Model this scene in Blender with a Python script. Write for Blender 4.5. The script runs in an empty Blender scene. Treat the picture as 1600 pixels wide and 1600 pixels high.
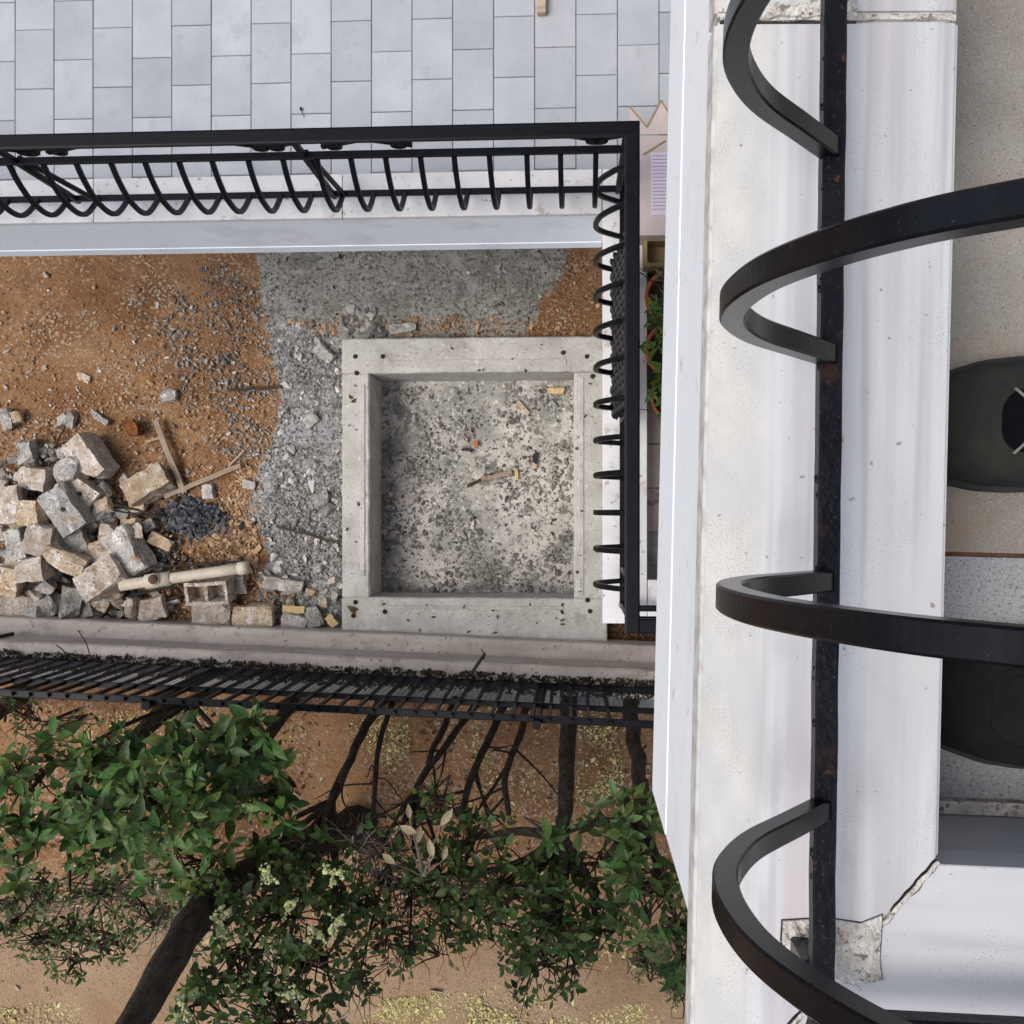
import bpy, bmesh, math, random
import numpy as np
from mathutils import Vector, Matrix, noise
random.seed(7); rng = np.random.default_rng(7)
sc = bpy.context.scene
COL = sc.collection

# ------------------------------------------------------------------ camera
CAMZ = 6.5
TILT = math.atan(93/1600)
cam_d = bpy.data.cameras.new('camera'); cam = bpy.data.objects.new('camera', cam_d); COL.objects.link(cam)
cam.location = (0, 0, CAMZ); cam.rotation_euler = (0, TILT, 0)
cam_d.sensor_width = 36; cam_d.lens = 36; cam_d.clip_start = 0.01; cam_d.clip_end = 400
sc.camera = cam
# ------------------------------------------------------------------ sky and sun
SUN_EL, SUN_AZ = math.radians(62), math.radians(250)
w = bpy.data.worlds.new('World'); sc.world = w; w.use_nodes = True
nt = w.node_tree; nt.nodes.clear()
sky = nt.nodes.new('ShaderNodeTexSky'); sky.sky_type = 'NISHITA'; sky.sun_disc = False
sky.sun_elevation = SUN_EL; sky.sun_rotation = SUN_AZ; sky.air_density = 1.0; sky.dust_density = 4.0; sky.ozone_density = 1.0
bg = nt.nodes.new('ShaderNodeBackground'); bg.inputs['Strength'].default_value = 0.13
wo = nt.nodes.new('ShaderNodeOutputWorld')
nt.links.new(sky.outputs[0], bg.inputs[0]); nt.links.new(bg.outputs[0], wo.inputs[0])
sl = bpy.data.lights.new('sun', 'SUN'); so = bpy.data.objects.new('sun', sl); COL.objects.link(so)
sl.energy = 1.5; sl.angle = math.radians(32); sl.color = (1.0, 0.985, 0.96)
sd = Vector((math.sin(SUN_AZ)*math.cos(SUN_EL), math.cos(SUN_AZ)*math.cos(SUN_EL), math.sin(SUN_EL)))
so.rotation_euler = sd.to_track_quat('Z', 'Y').to_euler(); so.location = (0, 0, 30)
sc.view_settings.view_transform = 'Standard'; sc.view_settings.look = 'None'
sc.view_settings.exposure = 0.27; sc.view_settings.gamma = 1.0; sc.view_settings.use_curve_mapping = False

sc.cycles.max_bounces = 6; sc.cycles.diffuse_bounces = 3; sc.cycles.glossy_bounces = 2; sc.cycles.transmission_bounces = 2
# ------------------------------------------------------------------ helpers
CA, SA = math.cos(TILT), math.sin(TILT)
def P(px, py, d, dz=0.0):
    "point d metres below the eye that the plan position px,py stands for"
    u, v = (px-800)/1600, (800-py)/1600
    x, z = u*CA - SA, -u*SA - CA
    t = d/(-z)
    return Vector((x*t, v*t, CAMZ-d+dz))
def lin(h):
    h = h.lstrip('#'); o = []
    for i in (0, 2, 4):
        c = int(h[i:i+2], 16)/255
        o.append(c/12.92 if c <= .04045 else ((c+.055)/1.055)**2.4)
    return (*o, 1)
def catmull(pts, n=8):
    pts = [Vector(p) for p in pts]; out = []
    q = [pts[0]*2-pts[1]] + pts + [pts[-1]*2-pts[-2]]
    for i in range(1, len(q)-2):
        a, b, c, d = q[i-1], q[i], q[i+1], q[i+2]
        for k in range(n):
            t = k/n
            out.append(.5*((2*b)+(c-a)*t+(2*a-5*b+4*c-d)*t*t+(3*b-a-3*c+d)*t**3))
    out.append(pts[-1]); return out
def inpoly(x, y, poly):
    r = False; n = len(poly); j = n-1
    for i in range(n):
        xi, yi = poly[i]; xj, yj = poly[j]
        if (yi > y) != (yj > y) and x < (xj-xi)*(y-yi)/(yj-yi)+xi: r = not r
        j = i
    return r
class MB:
    def __init__(s): s.v = []; s.f = []
    def add(s, vs, fs):
        o = len(s.v); s.v += [tuple(v) for v in vs]; s.f += [tuple(i+o for i in f) for f in fs]
    def box(s, lo, hi, M=None):
        x0, y0, z0 = lo; x1, y1, z1 = hi
        vs = [Vector(p) for p in ((x0,y0,z0),(x1,y0,z0),(x1,y1,z0),(x0,y1,z0),(x0,y0,z1),(x1,y0,z1),(x1,y1,z1),(x0,y1,z1))]
        if M: vs = [M@v for v in vs]
        s.add(vs, [(3,2,1,0),(4,5,6,7),(0,1,5,4),(1,2,6,5),(2,3,7,6),(3,0,4,7)]); return s
    def prism(s, poly, z0, z1, M=None):
        n = len(poly)
        a = sum(poly[i][0]*poly[(i+1)%n][1]-poly[(i+1)%n][0]*poly[i][1] for i in range(n))
        if a < 0: poly = poly[::-1]
        vs = [Vector((x, y, z0)) for x, y in poly]+[Vector((x, y, z1)) for x, y in poly]
        if M: vs = [M@v for v in vs]
        s.add(vs, [tuple(range(n))[::-1], tuple(range(n, 2*n))]+[(i, (i+1)%n, n+(i+1)%n, n+i) for i in range(n)]); return s
    def tube(s, pts, r, n=8):
        pts = [Vector(p) for p in pts]; m = len(pts)
        rs = r if isinstance(r, (list, tuple)) else [r]*m
        ref = None; rings = []
        for i in range(m):
            t = (pts[min(i+1, m-1)]-pts[max(i-1, 0)])
            if t.length < 1e-9: t = Vector((0, 0, 1))
            t.normalize()
            if ref is None: ref = Vector((0, 0, 1)) if abs(t.z) < .9 else Vector((1, 0, 0))
            a = t.cross(ref)
            if a.length < 1e-6: a = t.orthogonal()
            a.normalize(); b = a.cross(t).normalized(); ref = b
            rings.append([pts[i]+(a*math.cos(k*2*math.pi/n)+b*math.sin(k*2*math.pi/n))*rs[i] for k in range(n)])
        vs = [v for R in rings for v in R]; fs = []
        for i in range(m-1):
            for k in range(n):
                fs.append((i*n+k, i*n+(k+1)%n, (i+1)*n+(k+1)%n, (i+1)*n+k))
        fs += [tuple(range(n))[::-1], tuple(range((m-1)*n, m*n))]
        s.add(vs, fs); return s
    def bar(s, pts, wa, wn, axis, ch=.18):
        "chamfered square bar swept in the plane perpendicular to axis"
        pts = [Vector(p) for p in pts]; axis = Vector(axis).normalized(); m = len(pts); vs = []; fs = []
        c = ch
        sec = [(-.5+c,-.5),(.5-c,-.5),(.5,-.5+c),(.5,.5-c),(.5-c,.5),(-.5+c,.5),(-.5,.5-c),(-.5,-.5+c)]
        for i in range(m):
            t = (pts[min(i+1, m-1)]-pts[max(i-1, 0)]).normalized(); nn = t.cross(axis).normalized()
            vs += [pts[i]+axis*(x*wa)+nn*(y*wn) for x, y in sec]
        for i in range(m-1):
            for k in range(8): fs.append((i*8+k, i*8+(k+1)%8, (i+1)*8+(k+1)%8, (i+1)*8+k))
        fs += [tuple(range(8))[::-1], tuple(range((m-1)*8, m*8))]
        s.add(vs, fs); return s
    def mesh(s, name, mat, smooth=False):
        me = bpy.data.meshes.new(name); me.from_pydata(s.v, [], s.f); me.update()
        if mat: me.materials.append(mat)
        if smooth:
            me.polygons.foreach_set('use_smooth', [True]*len(me.polygons))
        return me
    def build(s, name, mat, parent=None, smooth=False, bevel=0):
        me = s.mesh(name, mat, smooth)
        if bevel:
            bm = bmesh.new(); bm.from_mesh(me); bmesh.ops.recalc_face_normals(bm, faces=bm.faces)
            bmesh.ops.bevel(bm, geom=[e for e in bm.edges if len(e.link_faces) == 2 and e.calc_face_angle(0) > .5], offset=bevel, segments=2, affect='EDGES', profile=.6, clamp_overlap=True)
            bm.to_mesh(me); bm.free()
        else:
            bm = bmesh.new(); bm.from_mesh(me); bmesh.ops.recalc_face_normals(bm, faces=bm.faces); bm.to_mesh(me); bm.free()
        return put(name, me, parent)
def put(name, me, parent=None, M=None):
    o = bpy.data.objects.new(name, me); COL.objects.link(o)
    if M is not None: o.matrix_basis = M
    if parent:
        o.parent = parent; o.matrix_parent_inverse = parent_inv(parent)
    return o
def parent_inv(p):
    M = p.matrix_basis.copy()
    if p.parent: M = p.parent.matrix_basis @ p.matrix_parent_inverse @ M if False else M
    return M.inverted()
def tag(o, label, cat, group=None):
    o['label'] = label; o['category'] = cat
    if group: o['group'] = group
    return o
def thing(name, label, cat, loc=(0,0,0), group=None):
    o = bpy.data.objects.new(name, None); COL.objects.link(o); o.empty_display_size = .1
    o.matrix_basis = Matrix.Translation(Vector(loc)); return tag(o, label, cat, group)
def kind(o, k, label=None):
    o['kind'] = k
    if label: o['label'] = label
    return o

# ------------------------------------------------------------------ materials
def material(name, c1, c2, scale=6, detail=5, rough=.85, bump=.15, bscale=None, specks=(), rand=0, island=0, stretch=None, spec=.3, metal=0, lo=.35, hi=.65, bdist=.01, coat=0, hue=0):
    m = bpy.data.materials.new(name); m.use_nodes = True; N = m.node_tree.nodes; L = m.node_tree.links
    b = N['Principled BSDF']; b.inputs['Roughness'].default_value = rough
    b.inputs['Specular IOR Level'].default_value = spec; b.inputs['Metallic'].default_value = metal
    if coat: b.inputs['Coat Weight'].default_value = coat
    tc = N.new('ShaderNodeTexCoord'); oi = N.new('ShaderNodeObjectInfo')
    add = N.new('ShaderNodeVectorMath'); add.operation = 'MULTIPLY_ADD'
    cmb = N.new('ShaderNodeCombineXYZ')
    for i in range(3): L.new(oi.outputs['Random'], cmb.inputs[i])
    L.new(cmb.outputs[0], add.inputs[0]); add.inputs[1].default_value = (9.1, 7.3, 5.7); L.new(tc.outputs['Object'], add.inputs[2])
    vec = add.outputs[0]
    if stretch:
        mp = N.new('ShaderNodeMapping'); mp.inputs['Scale'].default_value = stretch; L.new(vec, mp.inputs[0]); svec = mp.outputs[0]
    else: svec = vec
    nz = N.new('ShaderNodeTexNoise'); nz.inputs['Scale'].default_value = scale; nz.inputs['Detail'].default_value = detail; nz.inputs['Roughness'].default_value = .62
    L.new(svec, nz.inputs['Vector'])
    mr = N.new('ShaderNodeMapRange'); mr.inputs[1].default_value = lo; mr.inputs[2].default_value = hi; L.new(nz.outputs[0], mr.inputs[0])
    mx = N.new('ShaderNodeMix'); mx.data_type = 'RGBA'; mx.inputs[6].default_value = c1; mx.inputs[7].default_value = c2; L.new(mr.outputs[0], mx.inputs[0])
    col = mx.outputs[2]
    for (sc_, ss, th, soft) in specks:
        n2 = N.new('ShaderNodeTexNoise'); n2.inputs['Scale'].default_value = ss; n2.inputs['Detail'].default_value = 3; n2.inputs['Roughness'].default_value = .7; L.new(vec, n2.inputs['Vector'])
        m2 = N.new('ShaderNodeMapRange'); m2.inputs[1].default_value = th; m2.inputs[2].default_value = th+soft; L.new(n2.outputs[0], m2.inputs[0])
        x2 = N.new('ShaderNodeMix'); x2.data_type = 'RGBA'; L.new(m2.outputs[0], x2.inputs[0]); L.new(col, x2.inputs[6]); x2.inputs[7].default_value = sc_; col = x2.outputs[2]
    if rand or island:
        src = oi.outputs['Random']
        if island:
            g = N.new('ShaderNodeNewGeometry'); ad = N.new('ShaderNodeMath'); ad.operation = 'ADD'; L.new(g.outputs['Random Per Island'], ad.inputs[0]); L.new(src, ad.inputs[1])
            fr = N.new('ShaderNodeMath'); fr.operation = 'FRACT'; L.new(ad.outputs[0], fr.inputs[0]); src = fr.outputs[0]
        v = N.new('ShaderNodeMapRange'); a = max(rand, island); v.inputs[3].default_value = 1-a; v.inputs[4].default_value = 1+a; L.new(src, v.inputs[0])
        hs = N.new('ShaderNodeHueSaturation'); L.new(v.outputs[0], hs.inputs['Value']); L.new(col, hs.inputs['Color']); col = hs.outputs[0]
        if hue:
            v2 = N.new('ShaderNodeMath'); v2.operation = 'MULTIPLY'; v2.inputs[1].default_value = 7.31; L.new(src, v2.inputs[0]); f2 = N.new('ShaderNodeMath'); f2.operation = 'FRACT'; L.new(v2.outputs[0], f2.inputs[0]); r2 = N.new('ShaderNodeMapRange'); r2.inputs[3].default_value = .5-hue; r2.inputs[4].default_value = .5+hue*.3; L.new(f2.outputs[0], r2.inputs[0]); L.new(r2.outputs[0], hs.inputs['Hue'])
    L.new(col, b.inputs['Base Color'])
    if bump:
        nb = N.new('ShaderNodeTexNoise'); nb.inputs['Scale'].default_value = bscale or scale*4; nb.inputs['Detail'].default_value = 4; L.new(vec, nb.inputs['Vector'])
        bp = N.new('ShaderNodeBump'); bp.inputs['Strength'].default_value = bump; bp.inputs['Distance'].default_value = bdist; L.new(nb.outputs[0], bp.inputs['Height']); L.new(bp.outputs[0], b.inputs['Normal'])
    return m
RGB = lambda r, g, b: (r, g, b, 1)
M = {}
M['iron'] = material('black_iron', RGB(.002,.0028,.0048), RGB(.005,.006,.009), 30, rough=.42, bump=.08, bscale=160, spec=.15, bdist=.002, specks=[(RGB(.05,.055,.06), 220, .70, .03)])
M['iron_near'] = material('black_iron_worn', RGB(.002,.0026,.0042), RGB(.005,.006,.009), 45, rough=.26, bump=.05, bscale=230, spec=.2, bdist=.002, specks=[(RGB(.02,.022,.026), 420, .66, .04)])
M['iron_rust'] = material('rusting_iron', RGB(.0024,.003,.005), RGB(.006,.007,.011), 45, rough=.4, bump=.3, bscale=210, spec=.18, bdist=.003, specks=[(RGB(.03,.013,.011), 16, .60, .12), (RGB(.08,.03,.02), 60, .665, .05), (RGB(.03,.03,.036), 300, .63, .05)])
M['fascia'] = material('white_paint', RGB(.80,.87,.93), RGB(.84,.89,.94), 2.5, rough=.7, bump=.05, bscale=90, specks=[(RGB(.66,.70,.73), 3.5, .52, .25), (RGB(.60,.62,.63), 30, .64, .08), (RGB(.45,.45,.44), 120, .68, .04)])
M['marble'] = material('white_marble', RGB(.56,.55,.60), RGB(.78,.79,.80), 9, detail=3, rough=.42, bump=.02, bscale=60, stretch=(3.2,.16,1), lo=.38, hi=.58, specks=[(RGB(.40,.40,.41), 260, .70, .06)])
M['marble_rough'] = material('weathered_marble', RGB(.62,.63,.62), RGB(.76,.76,.74), 14, rough=.75, bump=.12, bscale=160, specks=[(RGB(.34,.34,.33), 190, .585, .1), (RGB(.5,.48,.42), 20, .62, .1)], bdist=.003)
M['ledge_low'] = material('weathered_ledge', RGB(.60,.60,.60), RGB(.74,.73,.73), 5, rough=.7, bump=.06, specks=[(RGB(.30,.28,.26), 34, .62, .09), (RGB(.46,.42,.38), 9, .6, .12)])
M['mortar'] = material('old_mortar', RGB(.50,.47,.42), RGB(.74,.72,.68), 70, rough=.95, bump=.9, bscale=240, bdist=.005, specks=[(RGB(.26,.22,.18), 150, .57, .06), (RGB(.40,.28,.20), 22, .63, .08)])
M['tile'] = material('floor_tile', RGB(.36,.385,.415), RGB(.44,.46,.485), 4, rough=.55, bump=.08, bscale=40, rand=.09, specks=[(RGB(.22,.23,.24), 90, .68, .04), (RGB(.34,.36,.375), 9, .58, .2)])
M['grout'] = material('tile_grout', RGB(.17,.17,.17), RGB(.30,.30,.30), 20, rough=.95, bump=.1)
M['terrazzo'] = material('terrazzo', RGB(.30,.28,.24), RGB(.42,.40,.36), 9, rough=.6, bump=.04, bscale=200, specks=[(RGB(.22,.20,.175), 520, .54, .12), (RGB(.52,.50,.46), 620, .58, .08), (RGB(.08,.075,.07), 200, .67, .03), (RGB(.36,.27,.19), 7, .52, .25)])
M['terrazzo2'] = material('blue_terrazzo', RGB(.32,.34,.36), RGB(.42,.44,.45), 5, rough=.6, bump=.04, bscale=200, specks=[(RGB(.19,.19,.19), 420, .54, .1), (RGB(.6,.6,.6), 520, .58, .06), (RGB(.1,.1,.1), 260, .65, .03)])
M['plaster'] = material('grey_plaster', RGB(.54,.54,.54), RGB(.62,.62,.61), 6, rough=.85, bump=.06)
M['concrete'] = material('rim_concrete', RGB(.45,.435,.395), RGB(.60,.585,.54), 5, rough=.92, bump=.35, bscale=70, specks=[(RGB(.28,.265,.23), 48, .61, .06), (RGB(.38,.365,.325), 7, .56, .16), (RGB(.66,.64,.61), 15, .6, .1), (RGB(.12,.11,.09), 90, .64, .03)])
M['pitfloor'] = material('pit_floor', RGB(.31,.31,.28), RGB(.62,.58,.53), 2.2, rough=.95, bump=.6, bscale=50, lo=.42, hi=.58, specks=[(RGB(.20,.205,.175), 5, .545, .09), (RGB(.18,.175,.15), 30, .57, .05), (RGB(.62,.60,.56), 26, .57, .08), (RGB(.17,.16,.13), 75, .60, .06)])
M['wall'] = material('wall_render', RGB(.46,.41,.36), RGB(.60,.55,.49), 4, rough=.92, bump=.2, bscale=50, stretch=(.5,2,2), specks=[(RGB(.24,.21,.17), 34, .60, .07), (RGB(.38,.33,.28), 6, .55, .15)])
M['kerb'] = material('pale_kerb', RGB(.30,.295,.28), RGB(.42,.415,.40), 6, rough=.9, bump=.15, specks=[(RGB(.25,.22,.2), 30, .63, .08)])
M['block'] = material('rubble_block', RGB(.38,.315,.255), RGB(.60,.53,.46), 14, rough=.95, bump=.9, bscale=70, rand=.16, specks=[(RGB(.32,.22,.14), 9, .56, .12), (RGB(.64,.60,.55), 13, .55, .08), (RGB(.13,.10,.08), 60, .59, .05)])
M['block_grey'] = material('rubble_concrete', RGB(.28,.265,.24), RGB(.52,.50,.46), 14, rough=.95, bump=.9, bscale=70, rand=.2, specks=[(RGB(.64,.62,.58), 12, .55, .08), (RGB(.13,.12,.11), 65, .58, .05), (RGB(.32,.24,.17), 7, .6, .1)])
M['block_tan'] = material('rubble_tan', RGB(.42,.31,.19), RGB(.60,.50,.38), 14, rough=.95, bump=.9, bscale=70, rand=.14, specks=[(RGB(.38,.23,.11), 10, .57, .12), (RGB(.68,.64,.57), 13, .565, .06), (RGB(.16,.11,.07), 60, .59, .05)])
M['gravel_grey'] = material('grey_gravel', RGB(.19,.18,.165), RGB(.34,.33,.30), 25, rough=.95, bump=.2, island=.55)
M['gravel_warm'] = material('warm_gravel', RGB(.28,.15,.075), RGB(.44,.31,.19), 25, rough=.95, bump=.2, island=.5)
M['gravel_white'] = material('pale_chips', RGB(.42,.40,.37), RGB(.60,.57,.52), 25, rough=.95, bump=.2, island=.3)
M['gravel_dark'] = material('dark_gravel', RGB(.045,.047,.055), RGB(.12,.123,.135), 40, rough=.8, bump=.2, island=.8)
M['wood'] = material('old_wood', RGB(.30,.22,.15), RGB(.45,.36,.27), 12, rough=.85, bump=.3, stretch=(1,9,9), rand=.15)
M['wood_yellow'] = material('fresh_wood', RGB(.55,.38,.16), RGB(.66,.50,.27), 12, rough=.8, bump=.2, stretch=(1,9,9))
M['pvc'] = material('cream_pipe', RGB(.56,.50,.38), RGB(.68,.63,.52), 8, rough=.5, bump=.05, specks=[(RGB(.36,.22,.10), 9, .58, .15)])
M['pvc_in'] = material('pipe_inside', RGB(.10,.06,.04), RGB(.16,.11,.08), 8)
M['cable'] = material('black_cable', RGB(.012,.012,.013), RGB(.03,.028,.026), 20, rough=.5, bump=0)
M['bark'] = material('bark', RGB(.020,.016,.012), RGB(.070,.055,.042), 20, rough=.95, bump=.7, bscale=50, stretch=(2,2,.5), bdist=.02)
M['twig'] = material('twig', RGB(.04,.026,.018), RGB(.09,.06,.042), 20, rough=.9, bump=.2)
M['dry_twig'] = material('dry_twig', RGB(.20,.16,.12), RGB(.33,.28,.22), 20, rough=.9, bump=.2)
M['soil_dark'] = material('leaf_litter', RGB(.022,.016,.011), RGB(.07,.05,.032), 30, rough=.95, bump=.2, island=.7)
M['blossom'] = material('fallen_blossom', RGB(.42,.35,.12), RGB(.60,.54,.28), 30, rough=.85, bump=0, island=.35)
M['blossom_fresh'] = material('privet_blossom', RGB(.42,.46,.16), RGB(.62,.64,.36), 30, rough=.8, bump=0, island=.25)
M['dryleaf'] = material('dry_leaf', RGB(.26,.19,.095), RGB(.46,.40,.26), 20, rough=.8, bump=.1, island=.3)
M['brownleaf'] = material('brown_leaf', RGB(.05,.03,.016), RGB(.14,.08,.04), 20, rough=.85, bump=.1, island=.6)
M['terracotta'] = material('terracotta', RGB(.42,.11,.045), RGB(.55,.18,.08), 10, rough=.75, bump=.1)
M['potsoil'] = material('pot_soil', RGB(.02,.015,.01), RGB(.05,.038,.026), 40, rough=1, bump=.6)
M['card'] = material('cardboard', RGB(.46,.395,.375), RGB(.53,.46,.44), 6, rough=.9, bump=.05)
M['kraft'] = material('brown_card', RGB(.24,.17,.08), RGB(.32,.24,.13), 8, rough=.9, bump=.1)
M['paper'] = material('lilac_paper', RGB(.56,.50,.60), RGB(.62,.57,.66), 6, rough=.8, bump=0)
M['ink'] = material('printed_ink', RGB(.22,.20,.30), RGB(.28,.26,.36), 6, rough=.8, bump=0)
M['wicker'] = material('black_wicker', RGB(.005,.005,.006), RGB(.012,.012,.013), 30, rough=.45, bump=.05, spec=.25)
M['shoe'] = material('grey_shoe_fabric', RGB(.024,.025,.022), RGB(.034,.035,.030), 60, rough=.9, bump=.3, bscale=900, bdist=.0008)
M['shoe_shaded'] = material('shaded_shoe_fabric', RGB(.006,.006,.0055), RGB(.010,.010,.009), 60, rough=.92, bump=.3, bscale=900, bdist=.0008)  # shoe fabric again, darkened so the shade on the second shoe is in its colour
M['tongue'] = material('navy_tongue', RGB(.003,.003,.005), RGB(.006,.006,.009), 60, rough=.9, spec=.1, bump=.3, bscale=500, bdist=.001)
M['lace'] = material('pale_lace', RGB(.17,.165,.15), RGB(.26,.25,.23), 90, rough=.9, bump=.2)
M['sole'] = material('shoe_sole', RGB(.03,.03,.028), RGB(.05,.05,.046), 60, rough=.8, bump=.1)
M['petal'] = material('red_petal', RGB(.40,.02,.02), RGB(.5,.05,.04), 30, rough=.6, bump=0)
M['rust'] = material('rusty_lump', RGB(.13,.045,.015), RGB(.26,.10,.035), 20, rough=.95, bump=.6, bscale=60)
M['hole'] = material('drill_hole_rust', RGB(.025,.022,.02), RGB(.06,.05,.045), 40, rough=.95, bump=.2)
def leafmat(name, c1, c2, island=.3, rough=.42, trans=.2):
    m = material(name, c1, c2, 9, rough=rough, bump=.08, bscale=60, island=island, spec=.32, hue=.055)
    N = m.node_tree.nodes; L = m.node_tree.links; b = N['Principled BSDF']
    tr = N.new('ShaderNodeBsdfTranslucent'); mx = N.new('ShaderNodeMixShader'); mx.inputs[0].default_value = trans
    src = b.inputs['Base Color'].links[0].from_socket; L.new(src, tr.inputs[0])
    L.new(b.outputs[0], mx.inputs[1]); L.new(tr.outputs[0], mx.inputs[2]); L.new(mx.outputs[0], N['Material Output'].inputs[0]); return m
M['leaf_big'] = leafmat('glossy_leaf', RGB(.026,.070,.017), RGB(.072,.150,.034), .6)
M['leaf_mid'] = leafmat('dark_leaf', RGB(.022,.055,.013), RGB(.064,.122,.026), .6)
M['leaf_small'] = leafmat('small_leaf', RGB(.026,.060,.014), RGB(.060,.115,.026), .4, .5)
M['leaf_pot'] = leafmat('pot_leaf', RGB(.05,.14,.02), RGB(.10,.24,.04), .3, .5)
M['leaf_grey'] = leafmat('grey_leaf', RGB(.10,.14,.08), RGB(.17,.20,.12), .3, .6)

# ground material: colour zones come from an attribute (dirt, greenish screed, bluish rubble, compacted sand, paled partly to paint in open light)
def ground_material():
    m = bpy.data.materials.new('ground'); m.use_nodes = True; N = m.node_tree.nodes; L = m.node_tree.links; b = N['Principled BSDF']
    b.inputs['Roughness'].default_value = .97; b.inputs['Specular IOR Level'].default_value = .1
    g = N.new('ShaderNodeNewGeometry'); pos = g.outputs['Position']
    def nz(s, d=4, r=.62):
        n = N.new('ShaderNodeTexNoise'); n.inputs['Scale'].default_value = s; n.inputs['Detail'].default_value = d; n.inputs['Roughness'].default_value = r; L.new(pos, n.inputs['Vector']); return n.outputs[0]
    def ramp(s, a, c):
        r = N.new('ShaderNodeMapRange'); r.inputs[1].default_value = a; r.inputs[2].default_value = c; L.new(s, r.inputs[0]); return r.outputs[0]
    def mix(f, a, c):
        x = N.new('ShaderNodeMix'); x.data_type = 'RGBA'
        for i, s in ((0, f), (6, a), (7, c)):
            if isinstance(s, (tuple, float)): x.inputs[i].default_value = s
            else: L.new(s, x.inputs[i])
        return x.outputs[2]
    def cells(sc_, lo_, hi_, rnd=1.0):
        v = N.new('ShaderNodeTexVoronoi'); v.inputs['Scale'].default_value = sc_; v.inputs['Randomness'].default_value = rnd; L.new(pos, v.inputs['Vector'])
        q = N.new('ShaderNodeSeparateColor'); L.new(v.outputs['Color'], q.inputs[0]); return ramp(q.outputs[0], lo_, hi_)
    c1, c2, c3 = cells(75, .80, .86), cells(75, .18, .10), cells(150, .25, .12)
    n1, n2, n3 = nz(1.7), nz(3.1), nz(44)
    dirt = mix(ramp(n1, .36, .66), RGB(.235,.113,.050), RGB(.42,.24,.122))
    dirt = mix(ramp(n2, .54, .72), dirt, RGB(.20,.10,.048))
    dirt = mix(ramp(n3, .56, .70), dirt, RGB(.44,.28,.16)); dirt = mix(ramp(n3, .42, .28), dirt, RGB(.12,.062,.03))
    dm = N.new('ShaderNodeMath'); dm.operation = 'MULTIPLY'; dm.inputs[1].default_value = .28; L.new(c3, dm.inputs[0]); dirt = mix(dm.outputs[0], dirt, RGB(.11,.06,.03))
    dm2 = N.new('ShaderNodeMath'); dm2.operation = 'MULTIPLY'; L.new(c1, dm2.inputs[0]); L.new(ramp(n2, .40, .56), dm2.inputs[1]); dirt = mix(dm2.outputs[0], dirt, RGB(.46,.36,.26))
    scr = mix(ramp(n2, .38, .60), RGB(.26,.255,.22), RGB(.42,.41,.365)); scr = mix(ramp(n3, .54, .60), scr, RGB(.12,.12,.10)); scr = mix(ramp(n3, .42, .36), scr, RGB(.46,.45,.42)); dm4 = N.new('ShaderNodeMath'); dm4.operation = 'MULTIPLY'; dm4.inputs[1].default_value = .45; L.new(c2, dm4.inputs[0]); scr = mix(dm4.outputs[0], scr, RGB(.16,.155,.13)); scr = mix(ramp(nz(9), .54, .72), scr, RGB(.46,.45,.41)); scr = mix(ramp(nz(6), .56, .7), scr, RGB(.19,.18,.15))
    blu = mix(ramp(n2, .38, .62), RGB(.27,.27,.27), RGB(.46,.455,.455)); blu = mix(ramp(n3, .53, .60), blu, RGB(.13,.125,.12)); blu = mix(c1, blu, RGB(.50,.49,.48)); blu = mix(c2, blu, RGB(.13,.13,.13))
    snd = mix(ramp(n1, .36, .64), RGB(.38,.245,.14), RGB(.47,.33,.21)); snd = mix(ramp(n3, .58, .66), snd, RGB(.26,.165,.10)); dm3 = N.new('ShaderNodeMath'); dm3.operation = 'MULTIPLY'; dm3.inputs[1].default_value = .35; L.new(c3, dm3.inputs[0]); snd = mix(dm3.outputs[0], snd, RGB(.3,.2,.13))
    at = N.new('ShaderNodeAttribute'); at.attribute_name = 'zone'; sp = N.new('ShaderNodeSeparateColor'); L.new(at.outputs['Color'], sp.inputs[0])
    nzz = nz(16)
    def zone(ch):
        a = N.new('ShaderNodeMath'); a.operation = 'MULTIPLY_ADD'; L.new(nzz, a.inputs[0]); a.inputs[1].default_value = 1.6; a.inputs[2].default_value = -.8
        c = N.new('ShaderNodeMath'); c.operation = 'ADD'; L.new(a.outputs[0], c.inputs[0]); L.new(sp.outputs[ch], c.inputs[1]); return ramp(c.outputs[0], .38, .62)
    c = mix(zone(0), dirt, scr); c = mix(zone(1), c, blu)
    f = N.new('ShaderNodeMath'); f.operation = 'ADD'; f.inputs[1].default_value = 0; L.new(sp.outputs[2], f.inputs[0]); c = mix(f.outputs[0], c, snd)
    L.new(c, b.inputs['Base Color'])
    h = N.new('ShaderNodeMath'); h.operation = 'ADD'; L.new(n3, h.inputs[0]); L.new(nz(110), h.inputs[1])
    bp = N.new('ShaderNodeBump'); bp.inputs['Strength'].default_value = .8; bp.inputs['Distance'].default_value = .02; L.new(h.outputs[0], bp.inputs['Height']); L.new(bp.outputs[0], b.inputs['Normal'])
    return m
M['ground'] = ground_material()

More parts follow.
